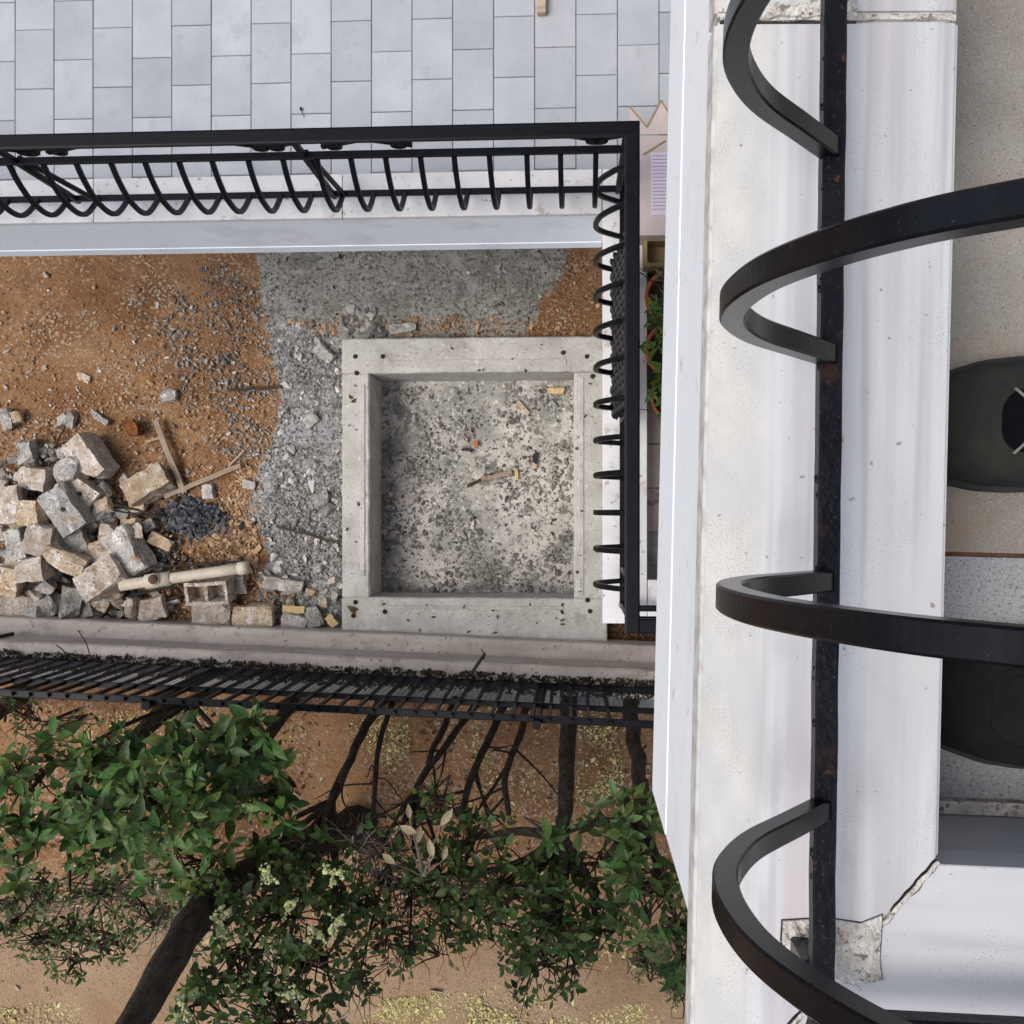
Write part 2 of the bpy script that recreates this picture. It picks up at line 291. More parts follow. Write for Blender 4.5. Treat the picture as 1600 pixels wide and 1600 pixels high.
# ------------------------------------------------------------------ ground
GD = 6.5
S1 = [(396,250),(403,395),(408,440),(414,500),(430,528),(520,515),(540,540),(815,540),(832,500),(845,470),(878,440),(888,395),(890,250)]
S2 = [(412,500),(428,560),(442,620),(430,680),(404,740),(388,800),(420,850),(425,880),(402,900),(408,985),(540,985),(545,530),(515,516)]
def softin(px, py, poly):
    x0, y0 = min(p[0] for p in poly)-24, min(p[1] for p in poly)-24
    x1, y1 = max(p[0] for p in poly)+24, max(p[1] for p in poly)+24
    if not (x0 < px < x1 and y0 < py < y1): return 0.0
    return sum(inpoly(px+a*k, py+b*k, poly) for k in (6, 13, 20) for a, b in ((1,0),(-1,0),(0,1),(0,-1)))/12
def build_ground():
    st = .026; X0, X1, Y0, Y1 = -4.1, 1.9, -3.9, 2.9
    nx, ny = int((X1-X0)/st), int((Y1-Y0)/st)
    xs = np.linspace(X0, X1, nx+1); ys = np.linspace(Y0, Y1, ny+1)
    a, b = P(556, 556, GD-.12), P(917, 965, GD-.12)
    vs = []; cols = []
    for j, y in enumerate(ys):
        for i, x in enumerate(xs):
            edge = min(i, nx-i, j, ny-j)
            z = 0
            # plan position on the drawing
            u = (x*CA + GD*SA)/(GD*CA - x*SA); px = 800+1600*u; py = 800-1600*(y/(GD*CA - x*SA))
            r = softin(px, py, S1); g = softin(px, py, S2)
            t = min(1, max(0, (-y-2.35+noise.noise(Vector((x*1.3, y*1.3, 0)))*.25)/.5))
            if edge > 3:
                z = noise.fractal(Vector((x*1.5, y*1.5, 0)), 1, 2, 4)*.022+noise.noise(Vector((x*14, y*14, 3)))*.006
                if r: z = z*(1-.65*r)+.022*r
                if g: z += g*(.02+noise.noise(Vector((x*9, y*9, 7)))*.015)
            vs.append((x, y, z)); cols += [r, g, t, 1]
    fs = []
    for j in range(ny):
        for i in range(nx):
            xc, yc = (xs[i]+xs[i+1])/2, (ys[j]+ys[j+1])/2
            if a.x < xc < b.x and b.y < yc < a.y: continue
            q = j*(nx+1)+i; fs.append((q, q+1, q+nx+2, q+nx+1))
    base = len(vs); B = 60
    ring = [(X0,Y0,0),(X1,Y0,0),(X1,Y1,0),(X0,Y1,0),(-B,-B,0),(B,-B,0),(B,B,0),(-B,B,0)]
    vs += ring
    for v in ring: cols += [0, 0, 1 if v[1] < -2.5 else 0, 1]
    o = base; fs += [(o+4,o+5,o+1,o),(o+5,o+6,o+2,o+1),(o+6,o+7,o+3,o+2),(o+7,o+4,o,o+3)]
    me = bpy.data.meshes.new('ground'); me.from_pydata(vs, [], fs); me.materials.append(M['ground'])
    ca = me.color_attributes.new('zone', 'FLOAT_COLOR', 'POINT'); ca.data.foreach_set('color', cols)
    me.polygons.foreach_set('use_smooth', [True]*len(me.polygons)); me.update()
    kind(put('ground', me), 'structure')
build_ground()

# ------------------------------------------------------------------ loose stones (countless)
def ico(sub=1):
    bm = bmesh.new(); bmesh.ops.create_icosphere(bm, subdivisions=sub, radius=1)
    v = np.array([x.co[:] for x in bm.verts]); f = np.array([[q.index for q in p.verts] for p in bm.faces]); bm.free(); return v, f
ICO = [ico(1)]
def rotm(n, flat=True):
    a = rng.uniform(0, 2*math.pi, n); b = rng.normal(0, .5, n); c = rng.normal(0, .5, n)
    def R(ax, t):
        z = np.zeros((n, 3, 3)); i, j = {'x':(1,2),'y':(0,2),'z':(0,1)}[ax]; k = 3-i-j
        z[:, k, k] = 1; z[:, i, i] = z[:, j, j] = np.cos(t); z[:, i, j] = -np.sin(t); z[:, j, i] = np.sin(t); return z
    return R('z', a)@R('x', b)@R('y', c)
def scatter(name, mat, pts, size, aspect=(1,.7,.45), jitter=.25, label=None, parent=None, base=None, spread=.45):
    n = len(pts); pts = np.array([tuple(p) for p in pts]); V, F = base if base is not None else ICO[0]
    s = size*np.exp(rng.normal(0, spread, n)); S = s[:, None]*np.array(aspect)*rng.uniform(.7, 1.3, (n, 3))
    vv = V[None]*(1+rng.normal(0, jitter, (n, len(V), 1)))
    vv = vv*S[:, None, :]; vv = np.einsum('nij,nkj->nki', rotm(n), vv)+pts[:, None, :]
    ff = F[None]+(np.arange(n)*len(V))[:, None, None]
    me = bpy.data.meshes.new(name); me.from_pydata(vv.reshape(-1, 3).tolist(), [], ff.reshape(-1, F.shape[1]).tolist()); me.materials.append(mat); me.update()
    o = put(name, me, parent); o['kind'] = 'stuff'
    if label: o['label'] = label
    return o
def spread_px(poly, n, d, dz=.012, dens=None):
    xs = [p[0] for p in poly]; ys = [p[1] for p in poly]; out = []; tries = 0
    while len(out) < n and tries < n*60:
        tries += 1
        x, y = random.uniform(min(xs), max(xs)), random.uniform(min(ys), max(ys))
        if not inpoly(x, y, poly): continue
        if dens and random.random() > dens(x, y): continue
        out.append(P(x, y, d)+Vector((0, 0, dz)))
    return out
nd = lambda f, t, k=7.3: (lambda x, y: max(0, min(1, (noise.noise(Vector((x*f, y*f, k)))-t)*4)))
DIRT = [(-20,385),(400,385),(415,520),(440,640),(400,760),(390,830),(420,985),(-20,985)]
scatter('gravel', M['gravel_warm'], spread_px(DIRT, 4200, GD, dens=lambda x, y: .15+min(1, max(0, (y-430)/250))), .0062, label='fine orange brown grit over the dirt')
scatter('gravel', M['gravel_white'], spread_px(DIRT, 900, GD, dens=lambda x, y: .2+min(1, max(0, (y-430)/300))), .0075, aspect=(1.2,.55,.4), label='pale stone chips over the dirt')
scatter('gravel', M['gravel_grey'], spread_px([(330,400),(400,395),(425,560),(440,640),(400,740),(300,680),(270,560),(200,470),(300,450)], 1700, GD, dens=nd(.02,-.15)), .0068, label='grey gravel along the screed edge')
scatter('gravel', M['gravel_grey'], spread_px(S2, 3600, GD, .02), .0085, label='grey chips on bluish rubble strip')
scatter('gravel', M['gravel_white'], spread_px(S2, 260, GD, .025), .014, aspect=(1.1,.8,.35), label='larger pale fragments on rubble strip')
scatter('gravel', M['gravel_grey'], spread_px([p for p in S1 if True], 2200, GD, .02, dens=nd(.012,-.1)), .0075, label='crumbs on the greenish screed')
scatter('gravel', M['gravel_grey'], spread_px([(540,485),(590,480),(600,525),(530,528)], 130, GD, .02), .021, aspect=(1.2,.8,.5), label='broken screed lumps by the concrete rim')
scatter('gravel', M['gravel_warm'], spread_px([(820,528),(850,470),(890,395),(945,395),(945,528)], 420, GD), .006, label='brown grit beside the balcony leg')
scatter('gravel', M['gravel_warm'], spread_px([(340,790),(385,720),(415,760),(400,900),(330,880),(320,830)], 1500, GD, .012), .0095, label='orange pebbles below the dark gravel heap')
def heap(x, y):
    r = math.hypot((x-303)/52, (y-808)/30); return max(0, 1-r)
pts = [P(x, y, GD)+Vector((0, 0, .10*heap(x, y)+random.uniform(0, .02))) for x, y in ((random.gauss(303, 30), random.gauss(808, 15)) for _ in range(700))]
scatter('gravel', M['gravel_dark'], pts, .011, aspect=(1,.85,.7), label='heap of blue black gravel among the rubble')
pts = [P(x, y, GD)+Vector((0, 0, random.uniform(.005, .03))) for x, y in ((random.gauss(252, 20), random.gauss(868, 12)) for _ in range(350))]
scatter('gravel', M['gravel_dark'], pts, .010, aspect=(1,.85,.7), label='dark gravel spilled above the pipe')

# ------------------------------------------------------------------ concrete frame round the pit
rim = thing('concrete_frame', 'square cast concrete frame around a shallow debris filled pit', 'concrete frame', P(735, 765, GD))
RD = GD-.13
A, B = P(534, 529, RD), P(948, 1004, RD); a, b = P(577, 583, RD), P(897, 935, RD)
def rough_box(lo, hi, name, mat, parent, step=.06, amp=.004, bev=.008):
    bm = bmesh.new(); lo = Vector(lo); hi = Vector(hi)
    bmesh.ops.create_cube(bm, size=1)
    for v in bm.verts: v.co = Vector([lo[i]+(v.co[i]+.5)*(hi[i]-lo[i]) for i in range(3)])
    bmesh.ops.bevel(bm, geom=bm.edges[:], offset=bev, segments=1, affect='EDGES')
    L = max(hi-lo); n = max(1, min(30, int(L/step)))
    ax = max(range(3), key=lambda i: (hi-lo)[i])
    bmesh.ops.subdivide_edges(bm, edges=[e for e in bm.edges if abs((e.verts[0].co-e.verts[1].co)[ax]) > L*.6], cuts=n, use_grid_fill=True)
    for v in bm.verts: v.co += noise.noise_vector(v.co*17)*amp+noise.noise_vector(v.co*60)*amp*.5
    me = bpy.data.meshes.new(name); bm.to_mesh(me); bm.free(); me.materials.append(mat); return put(name, me, parent)
zt, zb = CAMZ-RD, -.36
rough_box((A.x, a.y, zb), (B.x, A.y, zt), 'beam', M['concrete'], rim)
rough_box((A.x, B.y, zb), (B.x, b.y, zt-.003), 'beam', M['concrete'], rim)
rough_box((A.x+.002, b.y, zb), (a.x, a.y, zt-.002), 'beam', M['concrete'], rim)
rough_box((b.x, b.y, zb), (B.x-.002, a.y, zt-.002), 'beam', M['concrete'], rim)
def relief(name, x0, y0, x1, y1, z, mat, parent, amp, f=9, n=46):
    vs = []; fs = []
    for j in range(n+1):
        for i in range(n+1):
            x, y = x0+(x1-x0)*i/n, y0+(y1-y0)*j/n
            vs.append((x, y, z+noise.fractal(Vector((x*f, y*f, 1)), 1, 2, 4)*amp))
    for j in range(n):
        for i in range(n):
            q = j*(n+1)+i; fs.append((q, q+1, q+n+2, q+n+1))
    mb = MB(); mb.v = vs; mb.f = fs; return mb.build(name, mat, parent, True)
PF = GD+.30
relief('pit_floor', a.x-.02, b.y-.02, b.x+.02, a.y+.02, CAMZ-PF, M['pitfloor'], rim, .018)
# raised fillet strips and dark starter-bar stubs at the corners
fil = MB(); fz = zt
for x0, y0, x1, y1 in ((600,563,885,570),(563,600,570,900),(905,590,912,930),(600,946,880,953)):
    p, q = P(x0, y0, RD), P(x1, y1, RD); fil.box((p.x, q.y, fz-.004), (q.x, p.y, fz+.006))
fil.build('raised_seam', M['concrete'], rim, bevel=.003)
for px, py in ((555,557),(598,557),(557,583),(880,551),(917,557),(926,588),(555,941),(601,956),(552,962),(918,938),(922,955)):
    p = P(px, py, RD); m = MB()
    k = 9; m.tube([p+Vector((0,0,-.004)), p+Vector((0,0,.012)), p+Vector((.002,.001,.022))], [.016, .012, .007], k); m.build('bolt_stub', M['hole'], rim, True)
PITPX = [(596,603),(893,603),(893,926),(596,926)]
scatter('debris', M['gravel_grey'], spread_px(PITPX, 1900, PF-.008, .0, dens=nd(.014,-.12,2)), .0085, aspect=(1.2,.8,.4), label='grey crumbs on the pit floor')
scatter('debris', M['gravel_white'], spread_px(PITPX, 700, PF-.008, .0, dens=nd(.011,-.2,5)), .0075, aspect=(1.3,.7,.4), label='pale crumbs on the pit floor')
# ------------------------------------------------------------------ leaf shapes
ROWS = [(0,0),(.22,.15),(.5,.215),(.78,.13),(1,0)]
def leaf_tpl(wid=1, fold=.35, curl=.16):
    v = [(0,0,0)]
    for t, h in ROWS[1:4]:
        h *= wid
        for s in (-1, 0, 1): v.append((s*h, t, abs(s)*h*fold-curl*t*t))
    v.append((0, 1, -curl)); 
    f = [(0,2,1),(0,3,2)]
    for r in (1, 4):
        f += [(r,r+1,r+4),(r,r+4,r+3),(r+1,r+2,r+5),(r+1,r+5,r+4)]
    f += [(7,8,10),(8,9,10)]
    return np.array(v, float), np.array(f)
LEAF = leaf_tpl(); LEAF_W = leaf_tpl(1.25, .25, .2); LEAF_N = leaf_tpl(.6, .3, .1)
def litter(name, mat, pts, size, label, parent=None):
    V, F = LEAF; V = V-np.array([0,.5,0]); return scatter(name, mat, pts, size, (1,1,1), .03, label, parent, (V, F), .3)
litter('leaf_litter', M['brownleaf'], spread_px(PITPX, 320, PF-.008, .006, dens=nd(.012,-.2,9)), .022, 'dead brown leaves scattered in the pit')
litter('leaf_litter', M['brownleaf'], spread_px([(940,960),(1040,960),(1040,1010),(940,1010)], 420, GD, .02), .04, 'dark dead leaves in the corner below the balcony leg')
litter('leaf_litter', M['brownleaf'], spread_px(S1, 120, GD, .03), .028, 'dead leaves and scraps on the greenish screed')
scatter('gravel', M['gravel_warm'], spread_px([(440,505),(560,490),(900,505),(940,528),(530,528)], 700, GD, .022), .008, label='brown grit along the upper edge of the concrete frame')
litter('leaf_litter', M['brownleaf'], spread_px([(540,535),(933,535),(933,1000),(540,1000)], 46, RD-.004, .003, dens=lambda x, y: 0 if (577<x<897 and 583<y<935) else 1), .03, 'stray dead leaves on the concrete frame')

# ------------------------------------------------------------------ rubble blocks
def block_mesh(name, L, W, H, mat, chip=.18, seed=0, holes=()):
    r = random.Random(seed); bm = bmesh.new(); bmesh.ops.create_cube(bm, size=1)
    bmesh.ops.subdivide_edges(bm, edges=bm.edges[:], cuts=5 if L > .09 else 3, use_grid_fill=True)
    cuts = []
    for k in range(r.randint(3, 6)):
        n = Vector([r.choice((-1, 1))*r.uniform(.25, 1) for _ in range(3)]).normalized(); cuts.append((n, (abs(n.x)+abs(n.y)+abs(n.z))*.5*r.uniform(1-chip*1.6, .97)))
    if r.random() < .45:
        n = Vector((r.choice((-1, 1)), r.uniform(-.5, .5), r.uniform(-.3, .6))).normalized(); cuts.append((n, .5*r.uniform(.75, .95)))
    tw = r.uniform(-.12, .12); o = Vector((seed*3.1, seed*1.7, 0))
    for v in bm.verts:
        c = v.co.copy()
        for n, d in cuts:
            e = c.dot(n)-d
            if e > 0: c -= n*e
        c.y += tw*c.x*c.z; v.co = Vector((c.x*L, c.y*W, c.z*H))
        v.co += noise.noise_vector(v.co*13+o)*.012+noise.noise_vector(v.co*45+o)*.006
    me = bpy.data.meshes.new(name); bm.to_mesh(me); bm.free(); me.materials.append(mat); return me
def hollow_mesh(name, L, W, H, mat, cells=2, t=.022):
    # frame with cells seen from above
    m = MB(); x = -L/2
    m.box((-L/2,-W/2,-H/2), (L/2,-W/2+t,H/2)); m.box((-L/2,W/2-t,-H/2), (L/2,W/2,H/2))
    for k in range(cells+1):
        c = -L/2+t/2+(L-t)*k/cells; m.box((c-t/2,-W/2+t,-H/2), (c+t/2,W/2-t,H/2-.003))
    m.box((-L/2+t,-W/2+t,-H/2+.001), (L/2-t,W/2-t,-H/2+.02))
    bm = bmesh.new(); me0 = m.mesh(name, None); bm.from_mesh(me0)
    bmesh.ops.subdivide_edges(bm, edges=bm.edges[:], cuts=2, use_grid_fill=True)
    for v in bm.verts: v.co += noise.noise_vector(v.co*20)*.006
    me = bpy.data.meshes.new(name); bm.to_mesh(me); bm.free(); me.materials.append(mat); return me
def rub(px, py, lw, ww, ang, z, mat, label, H=.13, tilt=(0,0), name='rubble_block', cat='rubble', seed=None, holes=0, cells=0, chip=.18, group='broken blocks in the rubble heap'):
    s = 6.35/1600*.95; seed = seed if seed is not None else int(px*7+py)
    top = z+H/2; p = P(px, py, CAMZ-top); p.z = z
    R_ = Matrix.Translation(p)@Matrix.Rotation(math.radians(ang), 4, 'Z')@Matrix.Rotation(math.radians(tilt[0]), 4, 'X')@Matrix.Rotation(math.radians(tilt[1]), 4, 'Y')
    if cells:
        o = put(name, hollow_mesh(name, lw*s, ww*s, H, M[mat], cells), None, R_)
        return tag(o, label, cat, group)
    me = block_mesh(name, lw*s, ww*s, H, M[mat], chip, seed); o = put(name, me, None, R_); tag(o, label, cat, group)
    for hx, hy in ([(0, .1)] if holes else []):
        m = MB(); m.tube([(hx*lw*s, hy*ww*s, H/2-.01), (hx*lw*s, hy*ww*s, H/2+.004)], [.016, .015], 8)
        c = put('core_hole', m.mesh('core_hole', M['hole']), None, R_.copy()); c.parent = o; c.matrix_parent_inverse = R_.inverted()
    return o
RUB = [
 (36,706,24,40,4,.08,'block_grey','small upright grey chunk at the top left of the rubble heap',.12,(8,6)),
 (50,747,50,36,-8,.12,'block','pale squat block below the upright grey chunk',.13,(6,-8)),
 (104,734,52,40,12,.18,'block_grey','broken whitish lump leaning on the long tan block',.13,(-10,8)),
 (132,716,78,46,-52,.14,'block','long tan block with dark side, topmost of the heap',.17,(14,-4)),
 (225,759,72,42,33,.09,'block_tan','lone tan block with white mortar right of the heap',.14,(-12,5)),
 (122,772,52,48,-40,.14,'block','pale block with one drill hole under the whitish lump',.13,(6,8)),
 (95,795,78,48,-58,.24,'block_grey','big pale grey block with dark hole in the middle of heap',.15,(6,8)),
 (44,801,40,42,-4,.22,'block_tan','brown square block with a recessed face',.12,(4,4)),
 (8,790,36,62,6,.20,'block','pale block cut by the left picture edge beside recessed block',.14,(-4,8)),
 (58,843,52,48,-6,.24,'block','square beige block below the recessed brown block',.15,(10,-4)),
 (108,847,44,46,22,.14,'block_grey','small grey block between square beige block and wedge',.12,(4,6)),
 (194,862,82,46,-60,.14,'block_grey','bluish grey concrete wedge with dark side near the pipe end',.16,(16,0)),
 (163,836,24,38,-8,.12,'block','narrow little block above the grey wedge',.10,(0,10)),
 (20,850,28,52,12,.20,'block_grey','rough grey lump at the left edge beside square beige block',.13,(8,4)),
 (98,876,68,32,-24,.26,'block_tan','pointed tan stone lying across the heap',.10,(6,8)),
 (152,908,74,50,35,.22,'block','large beige block with rusty stains left of the pipe',.16,(-14,6)),
 (46,889,48,38,8,.26,'block','pale block with rounded corner below the pointed stone',.13,(6,-6)),
 (6,908,40,48,-10,.20,'block_tan','reddish block at the left edge, below the rough lump',.13,(6,6)),
 (146,868,44,38,30,.14,'block_tan','tan slab tucked between wedge and large beige block',.08,(-6,10)),
 (100,945,60,30,82,.14,'block_grey','dark slab standing on edge near the wall',.17,(26,0)),
 (20,946,62,40,-14,.14,'block','flat grey brown slab in the lower left corner of the yard',.11,(8,10)),
 (64,948,34,34,30,.10,'block_grey','grey shard between the flat slab and the slab on edge',.12,(20,14)),
 (129,948,40,36,10,.08,'block_grey','dark broken piece right of the slab on edge',.10,(8,-12)),
 (231,952,50,36,14,.09,'block','rounded whitish stone below the pipe near the wall',.11,(8,6)),
 (330,959,66,38,-3,.10,'block','two toned block under the hollow block by the wall',.13,(8,-4)),
 (392,962,68,36,6,.10,'block_tan','rough tan block against the wall, right of two toned block',.12,(6,4)),
 (441,913,66,20,-10,.06,'block_grey','long thin grey slab on the rubble strip',.06,(6,4)),
 (457,970,44,24,-22,.07,'block_grey','grey wedge beside the yellow wood chip near the frame',.10,(12,8)),
 (488,963,30,34,10,.06,'block_grey','dark grey cube against the wall near the frame',.09,(8,8)),
 (176,931,26,20,-30,.12,'block','little beige lump below the large beige block',.08,(6,8)),
 (249,846,42,20,-26,.06,'block_tan','small beige bar of brick above the pipe',.06,(0,6)),
 (230,821,22,20,30,.05,'block_grey','fist sized grey stone above the beige bar',.06,(0,6)),
 (180,800,40,20,-20,.07,'block_grey','flat grey shard right of the big grey block',.05,(10,6)),
 (152,770,26,34,-60,.08,'block_grey','grey shard leaning on the drilled block',.07,(10,16)),
 (372,914,20,30,6,.07,'block_grey','bluish stone at the right end of the hollow block',.08,(6,6)),
 (323,768,20,24,4,.03,'block_grey','rounded grey stone right of the crossed sticks',.06,(0,0)),
 (388,757,22,15,-8,.03,'gravel_white','white oval stone at the edge of the rubble strip',.05,(0,0)),
 (97,655,16,20,20,.03,'block_grey','pale grey stone, left of the pair above the heap',.05,(0,0)),
 (109,656,14,26,-8,.03,'block_grey','longer pale stone, right of the pair above the heap',.05,(0,0)),
 (154,652,36,11,-36,.03,'block_grey','splinter of pale stone above the long tan block',.03,(0,0)),
 (5,655,22,36,10,.05,'block_grey','bluish stone at the left edge above the heap',.08,(0,6)),
 (23,652,20,20,10,.04,'block_tan','ochre stone beside the bluish stone',.06,(0,6)),
 (261,617,24,20,10,.04,'block_grey','lone grey stone on the dirt near the rubble strip',.06,(0,6)),
 (130,590,24,14,-20,.02,'block_tan','small brown clod on the dirt',.03,(0,0)),
 (500,780,30,22,20,.05,'block_grey','flat pale fragment on the strip beside the frame',.04,(4,4)),
 (485,655,24,20,40,.05,'block_grey','pale fragment near the upper left of the frame',.04,(4,4)),
 (506,552,34,20,-40,.06,'block_grey','curved grey shard at the corner of the frame',.04,(10,4)),
 (628,512,44,14,8,.05,'block_grey','tapered grey shard lying above the frame',.04,(0,4)),
]
for r in RUB:
    px, py, lw, ww, ang, z, mat, lab, H, tl = r
    rub(px, py, lw, ww, ang, z, mat, lab, H, tl, holes=('hole' in lab and 'hollow' not in lab), chip=.24)
rub(322,924,74,38,4,.16,'block','hollow two cell block beside the cream pipe',.14,(12,-3), cells=2, name='hollow_block', cat='block', group=None)
rub(203,668,26,26,0,.06,'rust','rusty round lump on the dirt above the heap',.09,(0,0), chip=.3, name='rusty_lump', cat='lump', group=None)
scatter('gravel', M['gravel_grey'], [p+Vector((0,0,random.uniform(0,.07))) for p in spread_px([(-10,730),(80,690),(180,760),(230,830),(215,965),(-10,965)], 1300, GD)], .015, aspect=(1.1,.8,.6), label='crumbled grey rubble filling the gaps of the heap')
scatter('gravel', M['gravel_warm'], [p+Vector((0,0,random.uniform(0,.05))) for p in spread_px([(-10,730),(80,690),(180,760),(260,830),(520,960),(530,978),(-10,965)], 1500, GD)], .010, aspect=(1.1,.8,.6), label='brown crumbs between the rubble blocks')
for k in range(46):   # little fillers tucked between the blocks
    px, py = random.uniform(-5, 215), random.uniform(745, 965)
    rub(px, py, random.uniform(14, 34), random.uniform(11, 25), random.uniform(0, 180), random.uniform(.04, .17), random.choice(['block','block','block_grey','block_tan']), 'small broken fragment wedged between larger rubble blocks', .06, (random.uniform(-20,20), random.uniform(-20,20)), name='rubble_fragment', seed=k, group='small fragments in the rubble heap')
for k in range(26):
    px, py = random.uniform(205, 520), random.uniform(880, 978)
    rub(px, py, random.uniform(10, 24), random.uniform(8, 18), random.uniform(0, 180), .035, random.choice(['block','block_grey','block_grey','block_tan']), 'small broken fragment on the ground near the pipe and wall', .05, (random.uniform(-20,20), random.uniform(-20,20)), name='rubble_fragment', seed=100+k, group='small fragments near the pipe')

def plank(px0, py0, px1, py1, z0, z1, wd, th, mat, label, name='wood_strip', cat='stick'):
    a, b = P(px0, py0, CAMZ-z0), P(px1, py1, CAMZ-z1); d = b-a; L = d.length
    m = MB(); r = random.Random(int(px0)); n = 8; vs = []
    pts = [Vector((L*k/n, r.uniform(-.003, .003), r.uniform(-.002, .002))) for k in range(n+1)]
    m.bar(pts, th, wd, (0,0,1), .1)
    me = m.mesh(name, M[mat]); R_ = Matrix.Translation(a)@d.to_track_quat('X', 'Z').to_matrix().to_4x4()
    return tag(put(name, me, None, R_), label, cat)
plank(243,657,288,770,.06,.05,.036,.02,'wood','weathered plank lying steeply right of the tan block')
plank(257,776,376,727,.05,.05,.03,.016,'wood','long pale stick crossing below the plank')
plank(357,728,381,704,.03,.04,.012,.01,'wood','thin splinter at the tip of the long stick')
plank(228,690,255,684,.03,.03,.016,.01,'wood','short splinter left of the plank top')
plank(360,610,440,604,.03,.03,.02,.014,'twig','dark twig pair across the edge of the rubble strip')
plank(432,822,524,847,.05,.06,.012,.012,'twig','dark thin rod pointing at the concrete frame')
plank(84,700,103,664,.06,.04,.010,.010,'twig','dark twig leaning above the broken lump')
plank(442,951,476,953,.10,.10,.045,.02,'wood_yellow','yellow wood offcut lying near the wall')
plank(512,962,524,978,.08,.08,.05,.02,'wood_yellow','yellow wood offcut in the corner by the frame')
PD = PF-.03
plank(856,611,881,611,CAMZ-PD,CAMZ-PD,.04,.012,'wood_yellow','yellow printed wood chip in the pit near the upper right corner')
plank(808,628,826,646,CAMZ-PD,CAMZ-PD,.03,.02,'block_tan','brick coloured chip in the upper right of the pit')
plank(614,712,634,718,CAMZ-PD,CAMZ-PD,.014,.01,'gravel_white','white sliver at the left of the pit')
plank(752,748,800,738,CAMZ-PD,CAMZ-PD,.03,.014,'wood','splintered pale wood in the pit centre')
plank(730,760,770,740,CAMZ-PD,CAMZ-PD,.02,.012,'twig','brown bark strip in the pit centre')
plank(806,732,808,750,CAMZ-PD,CAMZ-PD,.022,.01,'wood_yellow','yellow sliver beside the splintered wood')
plank(836,708,836,724,CAMZ-PD,CAMZ-PD,.03,.02,'cable','small black battery shaped piece in the pit')
plank(835,726,835,732,CAMZ-PD,CAMZ-PD,.03,.02,'wood_yellow','yellow tip under the black piece in the pit')
plank(742,690,744,698,CAMZ-PD,CAMZ-PD,.03,.014,'terracotta','red brick crumb in the pit')
plank(722,702,738,704,CAMZ-PD,CAMZ-PD,.02,.01,'cable','black scrap beside the red crumb')
# pipe with tee
a_, b_ = P(188,915,GD-.26), P(384,887,GD-.22)
pipe = thing('drain_pipe', 'cream plastic drain pipe with an open tee among the rubble', 'pipe', a_)
d_ = (b_-a_); MB().tube([a_+d_*t for t in (0,.2,.4,.6,.8,1)], .035, 16).build('tube', M['pvc'], pipe, True)
MB().tube([a_+d_*t for t in (.20,.205,.40,.405)], [.036,.046,.046,.036], 16).build('tee_sleeve', M['pvc'], pipe, True)
c_ = a_+d_*.28; sidev = Vector((.01,.012,.06))
MB().tube([c_, c_+sidev], [.036,.038], 16).build('tee_mouth', M['pvc'], pipe, True)
MB().tube([c_+sidev*.9, c_+sidev*1.02], [.031,.031], 16).build('tee_bore', M['pvc_in'], pipe, True)
MB().tube([a_+d_*.94, a_+d_*1.02], [.041,.041], 16).build('end_collar', M['pvc'], pipe, True)
def cable(pts, r, label, n=6):
    m = MB(); m.tube(catmull([P(x, y, CAMZ-z) for x, y, z in pts], 8), r, n); return tag(m.build('cable', M['cable'], None, True), label, 'cable')
cable([(168,792,.10),(205,795,.10),(240,803,.09),(264,808,.06)], .007, 'black rod running from the heap to the dark gravel, upper one')
cable([(172,796,.10),(210,803,.09),(250,806,.07)], .006, 'black rod running from the heap to the dark gravel, lower one')
cable([(228,886,.16),(300,883,.16),(372,878,.17),(392,884,.12),(398,897,.05)], .007, 'black cable bent over the far end of the pipe')
cable([(236,893,.14),(300,893,.18),(350,880,.18)], .006, 'black cable along the upper side of the pipe')
cable([(190,935,.12),(230,925,.14),(270,918,.16),(284,930,.1),(260,938,.06),(200,943,.06)], .007, 'looped black cable below the pipe')
cable([(410,890,.06),(422,912,.05),(432,925,.03)], .005, 'short black wire on the rubble strip')

# ------------------------------------------------------------------ boundary wall, fence
WX, WY = P(560,1014,6.25).x, P(560,1014,6.25).y
wdir = Vector((1, -.037, 0)).normalized(); wn = Vector((-wdir.y, wdir.x, 0))   # wn points into the yard
def W(s, q, z): return Vector((WX, WY, 0))+wdir*s+wn*q+Vector((0,0,z))
wall = thing('boundary_wall', 'low rendered boundary wall with stepped ledge below the black fence', 'wall', W(0,0,0))
def strip(name, prof, s0, s1, mat, parent, n=110, amp=.004):
    m = MB(); k = len(prof)
    for i in range(n+1):
        s = s0+(s1-s0)*i/n
        for q, z in prof:
            v = W(s, q, z); v += noise.noise_vector(Vector((v.x*7, v.y*30, z*30)))*amp+noise.noise_vector(v*40)*amp*.4; m.v.append(tuple(v))
    for i in range(n):
        for j in range(k): m.f.append((i*k+j, i*k+(j+1)%k, (i+1)*k+(j+1)%k, (i+1)*k+j))
    m.f += [tuple(range(k)), tuple(range(n*k, n*k+k))[::-1]]
    return m.build(name, mat, parent)
strip('ledge', [(.10,-.1),(.10,.235),(.092,.25),(-.01,.252),(-.01,-.1)], -3.2, 2.6, M['wall'], wall)
strip('wall_body', [(-.005,-.1),(-.005,.53),(-.015,.545),(-.16,.548),(-.175,.53),(-.175,-.1)], -3.2, 2.6, M['wall'], wall)
litter('leaf_litter', M['soil_dark'], [W(q_, -.062-.018*noise.noise(Vector((q_*6,1,0)))-random.uniform(0,.11), .550+random.uniform(0,.022)) for q_ in (random.uniform(-2.8,2.4) for _ in range(5200))], .024, 'dark rotting leaves heaped along the fence foot')
